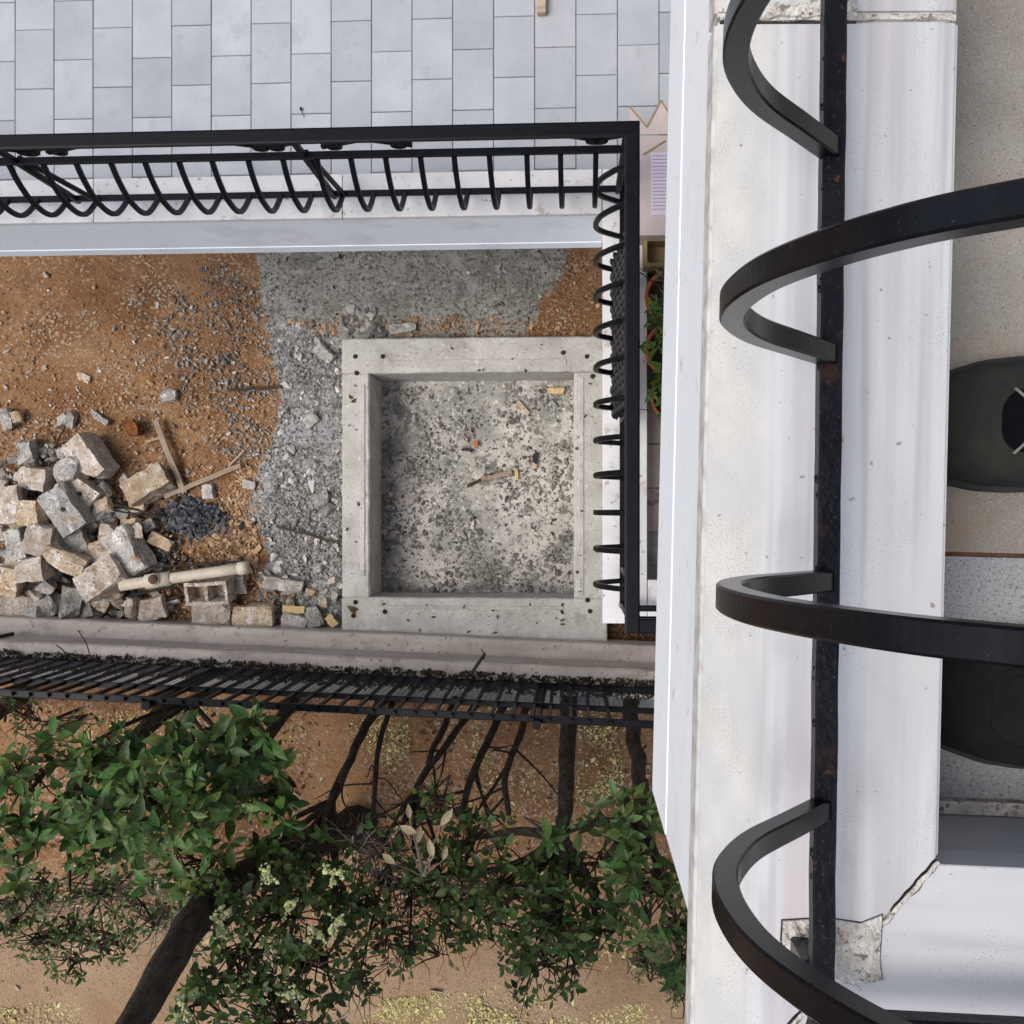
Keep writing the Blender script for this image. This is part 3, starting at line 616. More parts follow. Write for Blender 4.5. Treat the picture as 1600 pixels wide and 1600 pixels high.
kerb_ = strip('kerb', [(-.225,-.1),(-.225,.10),(-.235,.11),(-.295,.11),(-.305,.10),(-.305,-.1)], -3.2, 2.6, M['kerb'], None, 80); tag(kerb_, 'pale concrete kerb seen through the fence mesh', 'kerb')
fence = thing('iron_fence', 'black iron picket fence with wire mesh on the boundary wall', 'fence', W(0,-.11,.5))
FQ = -.115; FB, FT = .60, 1.54
pk = MB(); pk.bar([(0,0,FB-.06),(0,0,FT+.03)], .018, .018, (1,0,0)); pkm = pk.mesh('picket', M['iron'])
rotW = Matrix.Rotation(math.atan2(wdir.y, wdir.x), 4, 'Z')
s = -2.72
while s < 1.6:
    put('picket', pkm, fence, Matrix.Translation(W(s, FQ+random.uniform(-.002,.002), 0))@rotW@Matrix.Rotation(random.uniform(-.006,.006), 4, 'Y')); s += .096
for z, wd, th in ((FT, .036, .012), (FT-.34, .03, .012), (FB, .036, .016)):
    MB().bar([W(-3.1,FQ,z), W(2.2,FQ,z)], th, wd, (0,0,1), .1).build('fence_rail', M['iron'], fence)
for sp in (-2.69, -.77, 1.15):
    MB().bar([W(sp,FQ-.02,.5), W(sp,FQ-.02,FT+.05)], .04, .04, (1,0,0)).build('fence_post', M['iron'], fence)
wm = MB(); s = -2.75
while s < 1.6:
    wm.bar([W(s,FQ+.012,FB), W(s,FQ+.012,FT-.34)], .0018, .0018, (1,0,0), .05); s += .026
for k in range(28):
    z = FB+.02+k*.026
    if z < FT-.34: wm.bar([W(-2.75,FQ+.014,z), W(1.6,FQ+.014,z)], .0018, .0018, (0,0,1), .05)
wm.build('wire_mesh', M['iron'], fence)
b0 = W(0,0,0)
st = MB(); p0, p1 = P(757,1022,GD-.5), P(735,1055,GD-.9); st.bar([p0, p1], .016, .016, (1,0,0)); st.build('stay_bar', M['iron'], fence)
st = MB(); st.bar([P(-12,997,GD-.55), P(20,990,GD-.3)], .02, .02, (1,0,0)); tag(st.build('iron_bracket', M['iron'], None), 'stub of black iron lying on the wall ledge at left edge', 'bracket')
for x0, y0, x1, y1 in ((122,985,140,1022),(88,1008,104,1025),(752,1015,756,1030)):
    m = MB(); m.tube(catmull([P(x0,y0,GD-.62), P((x0+x1)/2+3,(y0+y1)/2,GD-.65), P(x1,y1,GD-.57)], 5), .0035, 5); tag(m.build('dry_stalk', M['twig'], None, True), 'thin dry stalk lying over the wall top %s' % ({122:'left of the rubble wedge', 88:'near the left edge', 752:'by the stay bar'}[x0]), 'stalk')

# ------------------------------------------------------------------ lower balcony
LF, LL = 3.85, 3.73          # floor and ledge depths below the eye
zF, zL = CAMZ-LF, CAMZ-LL
yo, yi = P(500,341,LL).y, P(500,272.5,LL).y
xo = P(941,600,LL).x; xi = xo+(yi-yo); ye = P(940,974,LL).y; yei = P(1010,906,LL).y
bal = thing('balcony', 'white edged tiled balcony of the storey below', 'balcony', (-1, yo, zF-.4))
XL, XR, YT = -4.2, 2.0, 4.6
lslab = MB().prism([(XL,yo+.03),(xo+.03,yo+.03),(xo+.03,ye+.03),(XR,ye+.03),(XR,YT),(XL,YT)], zF-.30, zF-.012).build('floor_slab', M['grout'], bal)
# painted fascia with a drip lip
zl = CAMZ-P(500,385,4.125).z; zb1 = CAMZ-4.13; zb0 = CAMZ-4.215
m = MB(); m.box((XL,yo+.004,zb1), (xo+.015,yo+.05,zL-.031)); m.box((XL,yo+.0005,zb0), (xo+.012,yo+.05,zb1-.001)); m.build('fascia', M['fascia'], bal, bevel=.003)
m = MB(); m.box((xo+.02,ye+.02,zb0), (xo+.07,yo-.001,zL-.031)); m.build('fascia', M['fascia'], bal, bevel=.003)
m = MB(); m.box((xo+.071,ye+.02,zb0), (XR,ye+.07,zL-.031)); m.build('fascia', M['fascia'], bal, bevel=.003)
# plinth under the ledge and marble ledge slabs
m = MB(); m.box((XL,yo+.051,zF-.011), (xo+.071,yi-.004,zL-.031)); m.box((xo+.071,ye+.071,zF-.011), (xi-.004,yi-.005,zL-.031)); m.box((xi,ye+.071,zF-.011),(XR,yei-.004,zL-.032)); m.build('plinth', M['plaster'], bal)
xs_ = [XL]+[P(x,300,LL).x for x in (-244,146,535)]+[xo]
for i in range(len(xs_)-1):
    MB().box((xs_[i]+.0012,yo,zL-.03), (xs_[i+1]-.0012,yi,zL)).build('ledge_slab', M['ledge_low'], bal, bevel=.003)
MB().box((xo+.0012,P(940,640,LL).y+.001,zL-.03), (xi,yi,zL)).build('ledge_slab', M['ledge_low'], bal, bevel=.003)
MB().box((xo+.0012,ye,zL-.03), (xi,P(940,640,LL).y-.001,zL)).build('ledge_slab', M['ledge_low'], bal, bevel=.003)
MB().box((xi+.002,ye,zL-.03), (XR,yei,zL)).build('ledge_slab', M['ledge_low'], bal, bevel=.003)
# tiles
tw = (P(1030,100,LF).x-P(23.6,100,LF).x)/16; tx0 = P(23.6,100,LF).x; tl = .229
g_ = .0024; tcache = {}
def tile(x0, x1, y0, y1, mat, name='tile', par=lslab, z=None):
    z = zF if z is None else z
    L_, W_ = round(x1-x0, 4), round(y1-y0, 4)
    if (L_, W_, mat) not in tcache:
        m = MB(); m.box((-L_/2,-W_/2,-.010), (L_/2,W_/2,0)); me = m.mesh(name, M[mat]); bm = bmesh.new(); bm.from_mesh(me)
        bmesh.ops.bevel(bm, geom=[e for e in bm.edges if all(v.co.z > -.001 for v in e.verts)], offset=.002, segments=1, affect='EDGES'); bm.to_mesh(me); bm.free(); tcache[(L_, W_, mat)] = me
    return put(name, tcache[(L_, W_, mat)], par, Matrix.Translation(((x0+x1)/2, (y0+y1)/2, z+random.uniform(-.0012,.0008)))@Matrix.Rotation(random.uniform(-.002,.002), 4, 'X')@Matrix.Rotation(random.uniform(-.002,.002), 4, 'Y'))
for i in range(-2, 18):
    off = P(50,139,LF).y if i % 2 == 0 else P(110,186,LF).y
    x0, x1 = tx0+i*tw+g_/2, tx0+(i+1)*tw-g_/2
    y = off-tl*6
    while y < 2.6:
        y0, y1 = y+g_/2, y+tl-g_/2
        if y1 > yi+.01: tile(x0, x1, max(y0, yi+.001), y1, 'tile')
        y += tl
M['tile_brown'] = material('brown_tile', RGB(.26,.21,.18), RGB(.36,.30,.26), 5, rough=.6, bump=.05, rand=.08, specks=[(RGB(.16,.12,.10), 12, .6, .1)])
for j in range(8):
    y1 = yi-.003-j*.165; y0 = y1-.161
    if y0 < yei: y0 = yei+.002
    if y1 > y0:
        for k in range(3): tile(xi+.002+k*.165, xi+.163+k*.165, y0, y1, 'tile_brown')

# ------------------------------------------------------------------ lower railing
rail = thing('balcony_railing', 'black wrought iron railing of the lower balcony with bellied bars and scrolls', 'railing', (-.5, yo+.06, zL))
dR, dT, dH = 3.67, 3.27, 3.10
yr = P(500,303.5,dR).y; xr = P(973,600,dR).x; ySt = P(990,978,dH).y
zR, zT, zH = CAMZ-dR, CAMZ-dT, CAMZ-dH
PROF = [(0,.0),(.036,.036),(.070,.074),(.092,.112),(.100,.155),(.097,.205),(.083,.27),(.045,.345),(.008,.395)]
hw = .045
def hand(p, q, axis): MB().bar([p, q], .018, hw, axis, .12).build('handrail', M['iron'], rail)
hand((XL,yr,zH), (xr+hw/2,yr,zH), (0,0,1)); hand((xr,yr-hw/2-.001,zH), (xr,ySt-hw/2,zH), (0,0,1)); hand((xr+hw/2+.001,ySt,zH), (XR,ySt,zH), (0,0,1))
for z, wd in ((zT,.024),(zR,.022)):
    MB().bar([(XL,yr,z), (xr+.012,yr,z)], .014, wd, (0,0,1), .12).build('rail_bar', M['iron'], rail)
    MB().bar([(xr,yr-.0125,z+.001), (xr,ySt,z+.001)], .014, wd, (0,0,1), .12).build('rail_bar', M['iron'], rail)
    MB().bar([(xr+.0125,ySt,z+.001), (XR,ySt,z+.001)], .014, wd, (0,0,1), .12).build('rail_bar', M['iron'], rail)
def prof_pts(out, n=6): return catmull([Vector((out[0]*o, out[1]*o, h)) for o, h in PROF], n)
m = MB(); m.bar(prof_pts((0,-1)), .017, .017, (1,0,0)); bx_ = m.mesh('baluster', M['iron'])
m = MB(); m.bar(prof_pts((-1,0)), .017, .017, (0,1,0)); by_ = m.mesh('baluster', M['iron'])
xb = P(930,315,3.55).x; sp = .1135; k = 0
while xb-k*sp > XL+.3:
    put('baluster', bx_, rail, Matrix.Translation((xb-k*sp, yr, zR))@Matrix.Rotation(random.uniform(-.012,.012), 4, 'Y')); k += 1
yb = P(960,800,3.55).y; k = -3
while yb+k*.1225 < yr-.03:
    y = yb+k*.1225
    if y > ySt+.02: put('baluster', by_, rail, Matrix.Translation((xr, y, zR))@Matrix.Rotation(random.uniform(-.012,.012), 4, 'X'))
    k += 1
for k in range(4): put('baluster', bx_, rail, Matrix.Translation((xr+.13+k*.12, ySt, zR)))
# posts between rail and handrail, diagonal braces, scrolls
def spiral(c, ax, s, r=.036, turns=1.35):
    pts = []
    for k in range(22):
        t = k/21; a = s*(t*turns*2*math.pi); rr = r*(1-.72*t); pts.append(Vector(c)+Vector(ax)*(rr*math.cos(a))+Vector((0,0,rr*math.sin(a))))
    return pts
def scroll(cx, s, ax=(1,0,0)):
    c = (cx, yr, (zT+zH)/2); m = MB(); ay = Vector((0,1,0)) if ax[0] else Vector((1,0,0))
    m.bar(spiral(Vector(c)+Vector(ax)*.05*s, Vector(ax)*s, 1), .014, .008, ay, .1); m.bar([Vector(c)+Vector(ax)*.086*s+Vector((0,0,-.01)), Vector(c)-Vector(ax)*.07*s+Vector((0,0,.055))], .014, .008, ay, .1); m.build('scroll', M['iron'], rail)
for px in (385,455,545,600,905,960,20,70,115,-60):
    scroll(P(px,222,(dT+dH)/2).x, 1 if px in (385,600,905,20,-60) else -1)
for px in (25,475,975):
    x = P(px,228,dT).x; MB().bar([(x,yr,zR-.03), (x,yr,zH)], .02, .02, (1,0,0)).build('post', M['iron'], rail)
for py in (235,400,640,900):
    y = P(990,py,dT).y; MB().bar([(xr,y,zR-.03), (xr,y,zH)], .02, .02, (0,1,0)).build('post', M['iron'], rail)
MB().bar([(xr,ySt+.012,zR-.05), (xr,ySt+.012,zH)], .02, .02, (0,1,0)).build('post', M['iron'], rail)
for px in (30,478):
    a_ = P(px,232,dT); b_ = P(px+ (118 if px < 100 else 60),302,dR); 
    MB().bar([(a_.x,yr+.012,zT),(b_.x+.0,yr-.004,zR)], .016, .016, (0,1,0)).build('brace', M['iron'], rail)

# ------------------------------------------------------------------ woven panel, pots, box on the lower balcony
wk = thing('woven_panel', 'black woven plastic panel tied inside the railing of the lower balcony', 'panel', (xr,P(970,500,3.5).y,zR))
y0w, y1w = P(968,648,3.5).y, P(968,388,3.5).y
xa, xb2 = P(960,520,dR-.02).x, P(981,520,dT).x
nst = 9
for k in range(nst):
    t = k/(nst-1); x = xa+(xb2-xa)*t; z = zR+.02+(zT-zR-.03)*t; pts = []
    for i in range(60):
        y = y0w+(y1w-y0w)*i/59; pts.append((x+.007*math.sin(i*1.05+math.pi*(k%2)), y, z+.004*math.cos(i*1.05+math.pi*(k%2))))
    m = MB(); m.bar(pts, .006, .020, (0,0,1), .2); m.build('woven_strip', M['wicker'], wk, True)
for i in range(19):
    y = y0w+(y1w-y0w)*(i+.5)/19; m = MB(); m.bar([(xa,y,zR+.02),(xb2,y,zT-.01)], .005, .010, (0,1,0), .2); m.build('woven_stake', M['wicker'], wk)
def leaves_obj(name, mat, centers, size, parent, npairs=3, tpl=LEAF, up=1.0, spread=.5):
    return leaf_mesh(name, mat, shoot_leaves(centers, size, npairs, up, spread), tpl, parent)
def shoot_leaves(centers, size, npairs, up=1.0, spread=.5, axes=None):
    out = []
    for ci, c in enumerate(centers):
        ax = axes[ci] if axes else Vector((random.gauss(0, spread), random.gauss(0, spread), up)).normalized()
        a0 = random.uniform(0, math.pi); e1 = ax.orthogonal().normalized(); e2 = ax.cross(e1)
        for k in range(npairs):
            t = k/max(1, npairs-1) if npairs > 1 else 0
            for sgn in (0, math.pi):
                az = a0+k*math.pi/2+sgn+random.gauss(0, .25); el = math.radians(12+t*42)+random.gauss(0, .2)
                d = (e1*math.cos(az)+e2*math.sin(az))*math.cos(el)+ax*math.sin(el); d.normalize()
                L_ = size*(1.0-.45*t)*random.uniform(.55, 1.3)
                nrm = ax-(ax.dot(d))*d; nrm = nrm.normalized()+Vector((random.gauss(0,.25), random.gauss(0,.25), random.gauss(0,.1))); nrm = (nrm-nrm.dot(d)*d).normalized()
                xx = d.cross(nrm).normalized()
                pos = c+ax*(size*(.55*t-.2))+d*size*.06
                out.append((pos, xx, d, nrm, L_))
    return out
def leaf_mesh(name, mat, lv, tpl, parent):
    V, F = tpl; n = len(lv)
    pos = np.array([l[0] for l in lv]); R = np.array([[l[1], l[2], l[3]] for l in lv]); s = np.array([l[4] for l in lv])
    vv = np.einsum('kj,nji->nki', V, R)*s[:, None, None]+pos[:, None, :]
    ff = F[None]+(np.arange(n)*len(V))[:, None, None]
    me = bpy.data.meshes.new(name); me.from_pydata(vv.reshape(-1, 3).tolist(), [], ff.reshape(-1, 3).tolist()); me.materials.append(mat)
    me.polygons.foreach_set('use_smooth', [True]*len(me.polygons)); me.update(); o = put(name, me, parent); return o
def pot(px, py, r, h, label, leafm, size, nsh, tall, tpl=LEAF):
    c = P(px, py, LF-h); t = thing('potted_plant', label, 'plant', (c.x, c.y, zF), 'potted plants on the lower balcony')
    b = Vector((c.x, c.y, zF)); m = MB(); n = 24
    prof = [(r*.68,0),(r*.9,h*.82),(r,h*.82),(r*1.02,h),(r*.9,h),(r*.86,h*.86)]
    for rr, z in prof: m.v += [tuple(b+Vector((rr*math.cos(2*math.pi*k/n), rr*math.sin(2*math.pi*k/n), z))) for k in range(n)]
    for j in range(len(prof)-1): m.f += [(j*n+k, j*n+(k+1)%n, (j+1)*n+(k+1)%n, (j+1)*n+k) for k in range(n)]
    m.f.append(tuple(range(n))[::-1]); po = m.build('pot', M['terracotta'], t, True)
    m = MB(); m.tube([b+Vector((0,0,h*.8)), b+Vector((0,0,h*.88))], r*.87, n); m.build('soil', M['potsoil'], po)
    cs = [b+Vector((random.gauss(0, r*.55), random.gauss(0, r*.55), h+random.uniform(.02, tall))) for _ in range(nsh)]
    leaf_mesh('foliage', leafm, shoot_leaves(cs, size, 3), tpl, t)
    m = MB()
    for q in cs: m.tube([b+Vector((0,0,h*.85)), (b+Vector((0,0,h))+q)*.5, q], [.004,.003,.002], 4)
    m.build('stems', M['twig'], t)
pot(1050,462,.095,.17,'terracotta pot with grey green herb behind the railing corner',M['leaf_grey'],.040,30,.10,LEAF_N)
pot(1050,545,.095,.18,'terracotta pot with bright green plant behind the woven panel',M['leaf_pot'],.04,34,.10)
pot(1054,620,.085,.15,'bright green potted plant nearest the middle of the railing leg',M['leaf_pot'],.04,34,.10)
bx = thing('cardboard_box', 'open pinkish cardboard box with zigzag torn flaps on the lower balcony', 'box', P(1025,270,LF))
xl, xrr = P(983,250,LF-.25).x, P(1085,250,LF-.25).x; yl, yh = P(1000,368,LF-.25).y, P(1000,212,LF-.25).y
zz = zF+.25
MB().prism([(xl,yl),(xrr,yl),(xrr,yh),(xl,yh)], zF+.002, zz).build('carton', M['card'], bx, bevel=.002)
zig = [(xl,yh+.002)]+[(P(x,y,LF-.26).x, P(x,y,LF-.26).y) for x, y in ((984,166),(1011,198),(1033,156),(1058,196),(1084,160))]+[(xrr,yh+.002)]
MB().prism(zig, zz+.001, zz+.006).build('torn_flap', M['card'], bx)
e_ = MB()
for i in range(1, len(zig)-2):
    p, q = Vector((*zig[i], zz+.006)), Vector((*zig[i+1], zz+.006)); e_.bar([p, q], .006, .006, (0,0,1), .1)
e_.build('torn_edge', M['kraft'], bx)
m = MB(); m.bar([(P(1005,242,LF-.25).x,P(1005,242,LF-.25).y,zz+.002),(P(1040,220,LF-.25).x,P(1040,220,LF-.25).y,zz+.002)], .003, .005, (0,0,1), .1); m.build('fold', M['kraft'], bx)
pa, pb = P(1017,238,LF-.255), P(1075,335,LF-.255)
pp = MB(); pp.box((pa.x,pb.y,zz+.001), (pb.x,pa.y,zz+.003)); sh = tag(pp.build('printed_sheet', M['paper'], None), 'lilac printed sheet lying on the cardboard box', 'paper')
ik = MB()
for k in range(16):
    y = pa.y-.012-k*(pa.y-pb.y-.02)/16; ik.box((pa.x+.004,y-.0012,zz+.003), (pb.x-.01-random.uniform(0,.03),y+.0012,zz+.0036))
ik.build('printed_lines', M['ink'], sh)
kb = thing('brown_crate', 'brown board crate standing between cardboard box and herb pot', 'crate', P(1018,390,LF))
xk0, xk1, yk0, yk1 = P(1006,390,LF-.2).x, P(1080,390,LF-.2).x, P(1018,416,LF-.2).y, P(1018,371,LF-.2).y
for lo, hi in (((xk0,yk0),(xk1,yk0+.012)),((xk0,yk1-.012),(xk1,yk1)),((xk0,yk0+.012),(xk0+.012,yk1-.012)),((xk1-.012,yk0+.012),(xk1,yk1-.012))):
    MB().box((*lo,zF+.002), (*hi,zF+.2)).build('board', M['kraft'], kb)
MB().box((xk0+.012,yk0+.012,zF+.10), (xk1-.012,yk1-.012,zF+.112)).build('inner_floor', M['kraft'], kb)
leg = MB(); q = P(846,18,LF-.02); leg.box((q.x-.017,q.y-.01,zF+.002), (q.x+.017,q.y+.5,zF+.035)); tag(leg.build('wooden_batten', M['wood'], None, bevel=.004), 'grey brown wooden batten end on the tiles at the top edge', 'batten')
def petal(px, py, d, s, label):
    p = P(px, py, d); lv = [(p, Vector((1,0,0)), Vector((0,1,0)), Vector((0,0,1)), s), (p, Vector((0,-1,0)), Vector((1,.3,0)).normalized(), Vector((0,0,1)), s*.8)]
    tag(leaf_mesh('petal', M['petal'], lv, LEAF_W, None), label, 'petal')
petal(832,236,LF-.004,.02,'red petal on the grey tiles behind the lower railing')
sb = MB(); p = P(470,170,LF-.008); sb.tube([p+Vector((-.004,0,0)), p, p+Vector((.004,.001,0))], [.003,.008,.004], 7); sb.tube(catmull([p, p+Vector((.003,-.012,0)), p+Vector((.012,-.03,-.004))], 4), .0012, 4); tag(sb.build('berry_stalk', M['cable'], None, True), 'tiny black berry with a hair thin stalk on the tiles', 'berry')

# ------------------------------------------------------------------ upper balcony
UL, UF = .745, .89
O = P(1098,800,UL); t_ = (P(1113,0,UL)-P(1075,1600,UL)).normalized(); n_ = Vector((t_.y, -t_.x, 0))   # n_ inward, t_ up the picture
UB = Matrix(((n_.x, t_.x, 0, O.x), (n_.y, t_.y, 0, O.y), (0, 0, 1, CAMZ-UL), (0, 0, 0, 1)))            # local: w inward, s along, z above ledge top
iUB = UB.inverted()
def UV(px, py, d): return iUB@P(px, py, d)
WD = UV(1480,800,UL).x; sC = UV(1458,1346,UL).y; sO = sC-WD*1.22; sJ = UV(1300,27,UL).y
ub = thing('balcony', 'upper balcony with white marble ledge on which the viewer stands', 'balcony', UB@Vector((.3,0,-.4)))
def ubuild(m, name, mat, bevel=0, par=None):
    m.v = [tuple(UB@Vector(v)) for v in m.v]; return m.build(name, M[mat], par or ub, bevel=bevel)
zf = -(UF-UL)
rs = .052   # weathered outer strip
gap = .0022
def slab_obj(polys, z1=0, z0=-.035, bev=.0025, name='ledge_slab'):
    "marble slab in its own axes so that the veins run along it"
    o = None
    for poly, mat in polys:
        m = MB(); m.prism(poly, z0, z1); me = m.mesh(name, M[mat]); bm = bmesh.new(); bm.from_mesh(me); bmesh.ops.recalc_face_normals(bm, faces=bm.faces)
        bmesh.ops.bevel(bm, geom=[e for e in bm.edges if e.calc_face_angle(0) > .3], offset=bev, segments=2, affect='EDGES', clamp_overlap=True); bm.to_mesh(me); bm.free()
        put(name, me, ub, UB)
def ledge_material(name, along):
    m = material(name, RGB(.60,.60,.635), RGB(.76,.775,.79), 1, rough=.4, bump=.03, bscale=60); N = m.node_tree.nodes; L = m.node_tree.links; b = N['Principled BSDF']
    tc = N.new('ShaderNodeTexCoord'); sp_ = N.new('ShaderNodeSeparateXYZ'); L.new(tc.outputs['Object'], sp_.inputs[0])
    def nz(scale, st=(1,1,1), d=3):
        mp = N.new('ShaderNodeMapping'); mp.inputs['Scale'].default_value = st; L.new(tc.outputs['Object'], mp.inputs[0]); n = N.new('ShaderNodeTexNoise'); n.inputs['Scale'].default_value = scale; n.inputs['Detail'].default_value = d; L.new(mp.outputs[0], n.inputs['Vector']); return n.outputs[0]
    def ramp(s, a, c):
        r = N.new('ShaderNodeMapRange'); r.interpolation_type = 'SMOOTHSTEP'; r.inputs[1].default_value = a; r.inputs[2].default_value = c
        L.new(s, r.inputs[0]); return r.outputs[0]
    def mix(f, a, c):
        x = N.new('ShaderNodeMix'); x.data_type = 'RGBA'; L.new(f, x.inputs[0])
        for i, q in ((6, a), (7, c)):
            if isinstance(q, tuple): x.inputs[i].default_value = q
            else: L.new(q, x.inputs[i])
        return x.outputs[2]
    def mul(a, c):
        x = N.new('ShaderNodeMath'); x.operation = 'MULTIPLY'; L.new(a, x.inputs[0]); L.new(c, x.inputs[1]); return x.outputs[0]
    st1 = (75,2.2,1) if along else (2,34,1)
    st2 = (34,1.0,1) if along else (1,14,1)
    c = mix(ramp(nz(1, st2), .36, .62), RGB(.51,.51,.535), RGB(.64,.66,.675)); c = mix(ramp(nz(1, st1, 2), .50, .74), c, RGB(.46,.455,.475)); c = mix(ramp(nz(1.3, st2), .52, .74), c, RGB(.56,.52,.53)); c = mix(ramp(nz(9, (1,.35,1), 4), .55, .75), c, RGB(.60,.60,.60))
    c = mix(ramp(nz(170), .73, .76), c, RGB(.34,.34,.34)); 
    if along:
        ad = N.new('ShaderNodeMath'); ad.operation = 'MULTIPLY_ADD'; L.new(nz(14, (1,.5,1), 4), ad.inputs[0]); ad.inputs[1].default_value = .022; L.new(sp_.outputs[0], ad.inputs[2])
        worn = ramp(ad.outputs[0], .066, .038)
        c = mix(worn, c, mix(ramp(nz(22, (1,.6,1), 4), .4, .62), RGB(.58,.59,.575), RGB(.66,.65,.61)))
        pit = mul(mul(ramp(nz(900, (1,1,1), 2), .50, .62), ramp(nz(50, (1,.6,1), 4), .40, .72)), worn); c = mix(pit, c, RGB(.46,.455,.44))
        c = mix(mul(ramp(sp_.outputs[0], .004, .0), ramp(nz(60), .45, .6)), c, RGB(.45,.44,.42))
        L.new(ramp(ad.outputs[0], .03, .07), N.new('ShaderNodeMath').inputs[0])
        rr = N.new('ShaderNodeMapRange'); rr.inputs[3].default_value = .4; rr.inputs[4].default_value = .85; L.new(worn, rr.inputs[0]); L.new(rr.outputs[0], b.inputs['Roughness'])
        bp = N.new('ShaderNodeBump'); bp.inputs['Distance'].default_value = .0012; L.new(mul(worn, nz(800, (1,1,1), 2)), bp.inputs['Height']); bp.inputs['Strength'].default_value = .35; L.new(bp.outputs[0], b.inputs['Normal'])
    c = mix(mul(ramp(nz(5, (5,.45,1) if along else (.45,5,1), 5), .52, .75), ramp(nz(13, (1,1,1), 5), .35, .65)), c, RGB(.44,.44,.44)); c = mix(mul(ramp(nz(700, (1,1,1), 2), .56, .70), ramp(nz(12, (1,1,1), 3), .42, .66)), c, RGB(.42,.42,.415)); c = mix(ramp(nz(120, (1,1,1), 3), .69, .73), c, RGB(.30,.28,.26))
    L.new(c, b.inputs['Base Color']); return m
M['marble'] = ledge_material('white_marble_ledge', True); M['marble_run'] = ledge_material('white_marble_return', False)
mit = lambda w: sC-(WD-w)*1.22/1.0
slab_obj([([(0,mit(0)+gap),(WD,sC+gap),(WD,sJ-gap),(0,sJ-gap)], 'marble')])
slab_obj([([(0,sJ+gap),(WD-.001,sJ+gap),(WD-.001,1.2),(0,1.2)], 'marble')], z1=-.0008)
slab_obj([([(0,mit(0)-gap),(WD,sC-gap),(1.3,sC-gap),(1.3,sO),(0,sO)], 'marble_run')], z1=-.0005)
# mortar in the joints (irregular), corner patch
def mortar_line(p, q, wd, z, name, amp=.5, mat='mortar'):
    m = MB(); p, q = Vector(p), Vector(q); d = (q-p); L = d.length; d.normalize(); nn = Vector((-d.y, d.x, 0)); k = max(6, int(L/.004)); vs = []
    for i in range(k+1):
        c = p+d*L*i/k; a = wd*(.6+amp*noise.noise(Vector((i*.35, z*99, p.x*40)))), wd*(.6+amp*noise.noise(Vector((i*.31+40, 5, p.x*40))))
        h = .0012*noise.noise(Vector((i*.6, 9, p.y*30)))
        vs += [c+nn*a[0]+Vector((0,0,-.006)), c+nn*a[0]*.7+Vector((0,0,z+h)), c-nn*a[1]*.7+Vector((0,0,z+h)), c-nn*a[1]+Vector((0,0,-.006))]
    m.v = vs; 
    for i in range(k): m.f += [(i*4+j, i*4+j+1, i*4+5+j, i*4+4+j) for j in range(3)]
    return ubuild(m, name, mat)
mortar_line((.004,sJ,0), (WD-.002,sJ,0), .0045, .0006, 'mortar_joint')
mortar_line((.03,sJ+.004,0), (.10,sJ+.006,0), .012, .003, 'mortar_lump')
mortar_line((.004,mit(.004),0), (WD,sC,0), .0036, .0006, 'mortar_joint')
mortar_line((.004,mit(.004),0), (WD,sC,0), .0046, .0003, 'crack', .8, 'hole')
mortar_line((.004,sJ-.0035,0), (.10,sJ-.0035,0), .0016, .0007, 'crack', 1.2, 'hole')
pc = [UV(x, y, UL) for x, y in ((1222,1437),(1290,1433),(1345,1441),(1378,1428),(1376,1470),(1374,1500),(1378,1530),(1340,1538),(1290,1533),(1258,1528),(1232,1500),(1220,1470))]
m = MB(); ring = []
for i in range(len(pc)):
    for k in range(5):
        c = pc[i].lerp(pc[(i+1)%len(pc)], k/5); c += Vector((noise.noise(Vector((i*3+k, 1, 0)))*.0016, noise.noise(Vector((i*3+k, 5, 0)))*.0016, 0)); ring.append(c)
cen = sum(ring, Vector())/len(ring); nr = len(ring)
cr = MB()
for f, z in ((1.018, -.003), (1.016, .0006), (.9, .0006)):
    cr.v += [tuple((cen+(c-cen)*f).xy)+(z,) for c in ring]
for j in range(2): cr.f += [(j*nr+i, j*nr+(i+1)%nr, (j+1)*nr+(i+1)%nr, (j+1)*nr+i) for i in range(nr)]
ubuild(cr, 'crack', 'hole')
for f, z in ((1, -.004), (.985, .0022), (.7, .0032), (.4, .0026), (.15, .0034)):
    for i, c in enumerate(ring):
        v = cen+(c-cen)*f; m.v.append((v.x, v.y, z+noise.noise(v*90)*.0012*(1 if z > 0 else 0)))
for j in range(4): m.f += [(j*nr+i, j*nr+(i+1)%nr, (j+1)*nr+(i+1)%nr, (j+1)*nr+i) for i in range(nr)]
m.f.append(tuple(range(4*nr, 5*nr))); ubuild(m, 'mortar_patch', 'mortar')
# body under the ledge: fascia with drip lip, grey inner face
sB = UV(1030,1240,1.14).y
m = MB(); m.box((.003,sB,-.24), (.05,2.4,-.036)); m.box((.0018,sB+.002,-.395), (.05,2.4,-.2405)); ubuild(m, 'fascia', 'fascia', .002)
m = MB(); m.box((.051,sB+.003,-.38), (1.3,2.4,zf-.012)); ubuild(m, 'slab', 'plaster')
m = MB(); m.box((.051,sB+.003,zf-.0115), (WD-.006,2.4,-.036)); m.box((WD-.006,sB+.003,zf-.0115), (1.3,sC-.004,-.036)); ubuild(m, 'plinth', 'plaster')
def ufloor(s0, s1, mat):
    m = MB(); m.box((WD-.005,s0,-.010), (1.3,s1,0)); me = m.mesh('tile', M[mat]); put('tile', me, ub, UB@Matrix.Translation((0,0,zf)))
s1 = UV(1500,866,UF).y
s2 = UV(1500,1237,UF).y
ufloor(s1+.002, s1+.66, 'terrazzo'); ufloor(s1+.664, s1+1.3, 'terrazzo'); ufloor(sC-.003, s1-.002, 'terrazzo2')
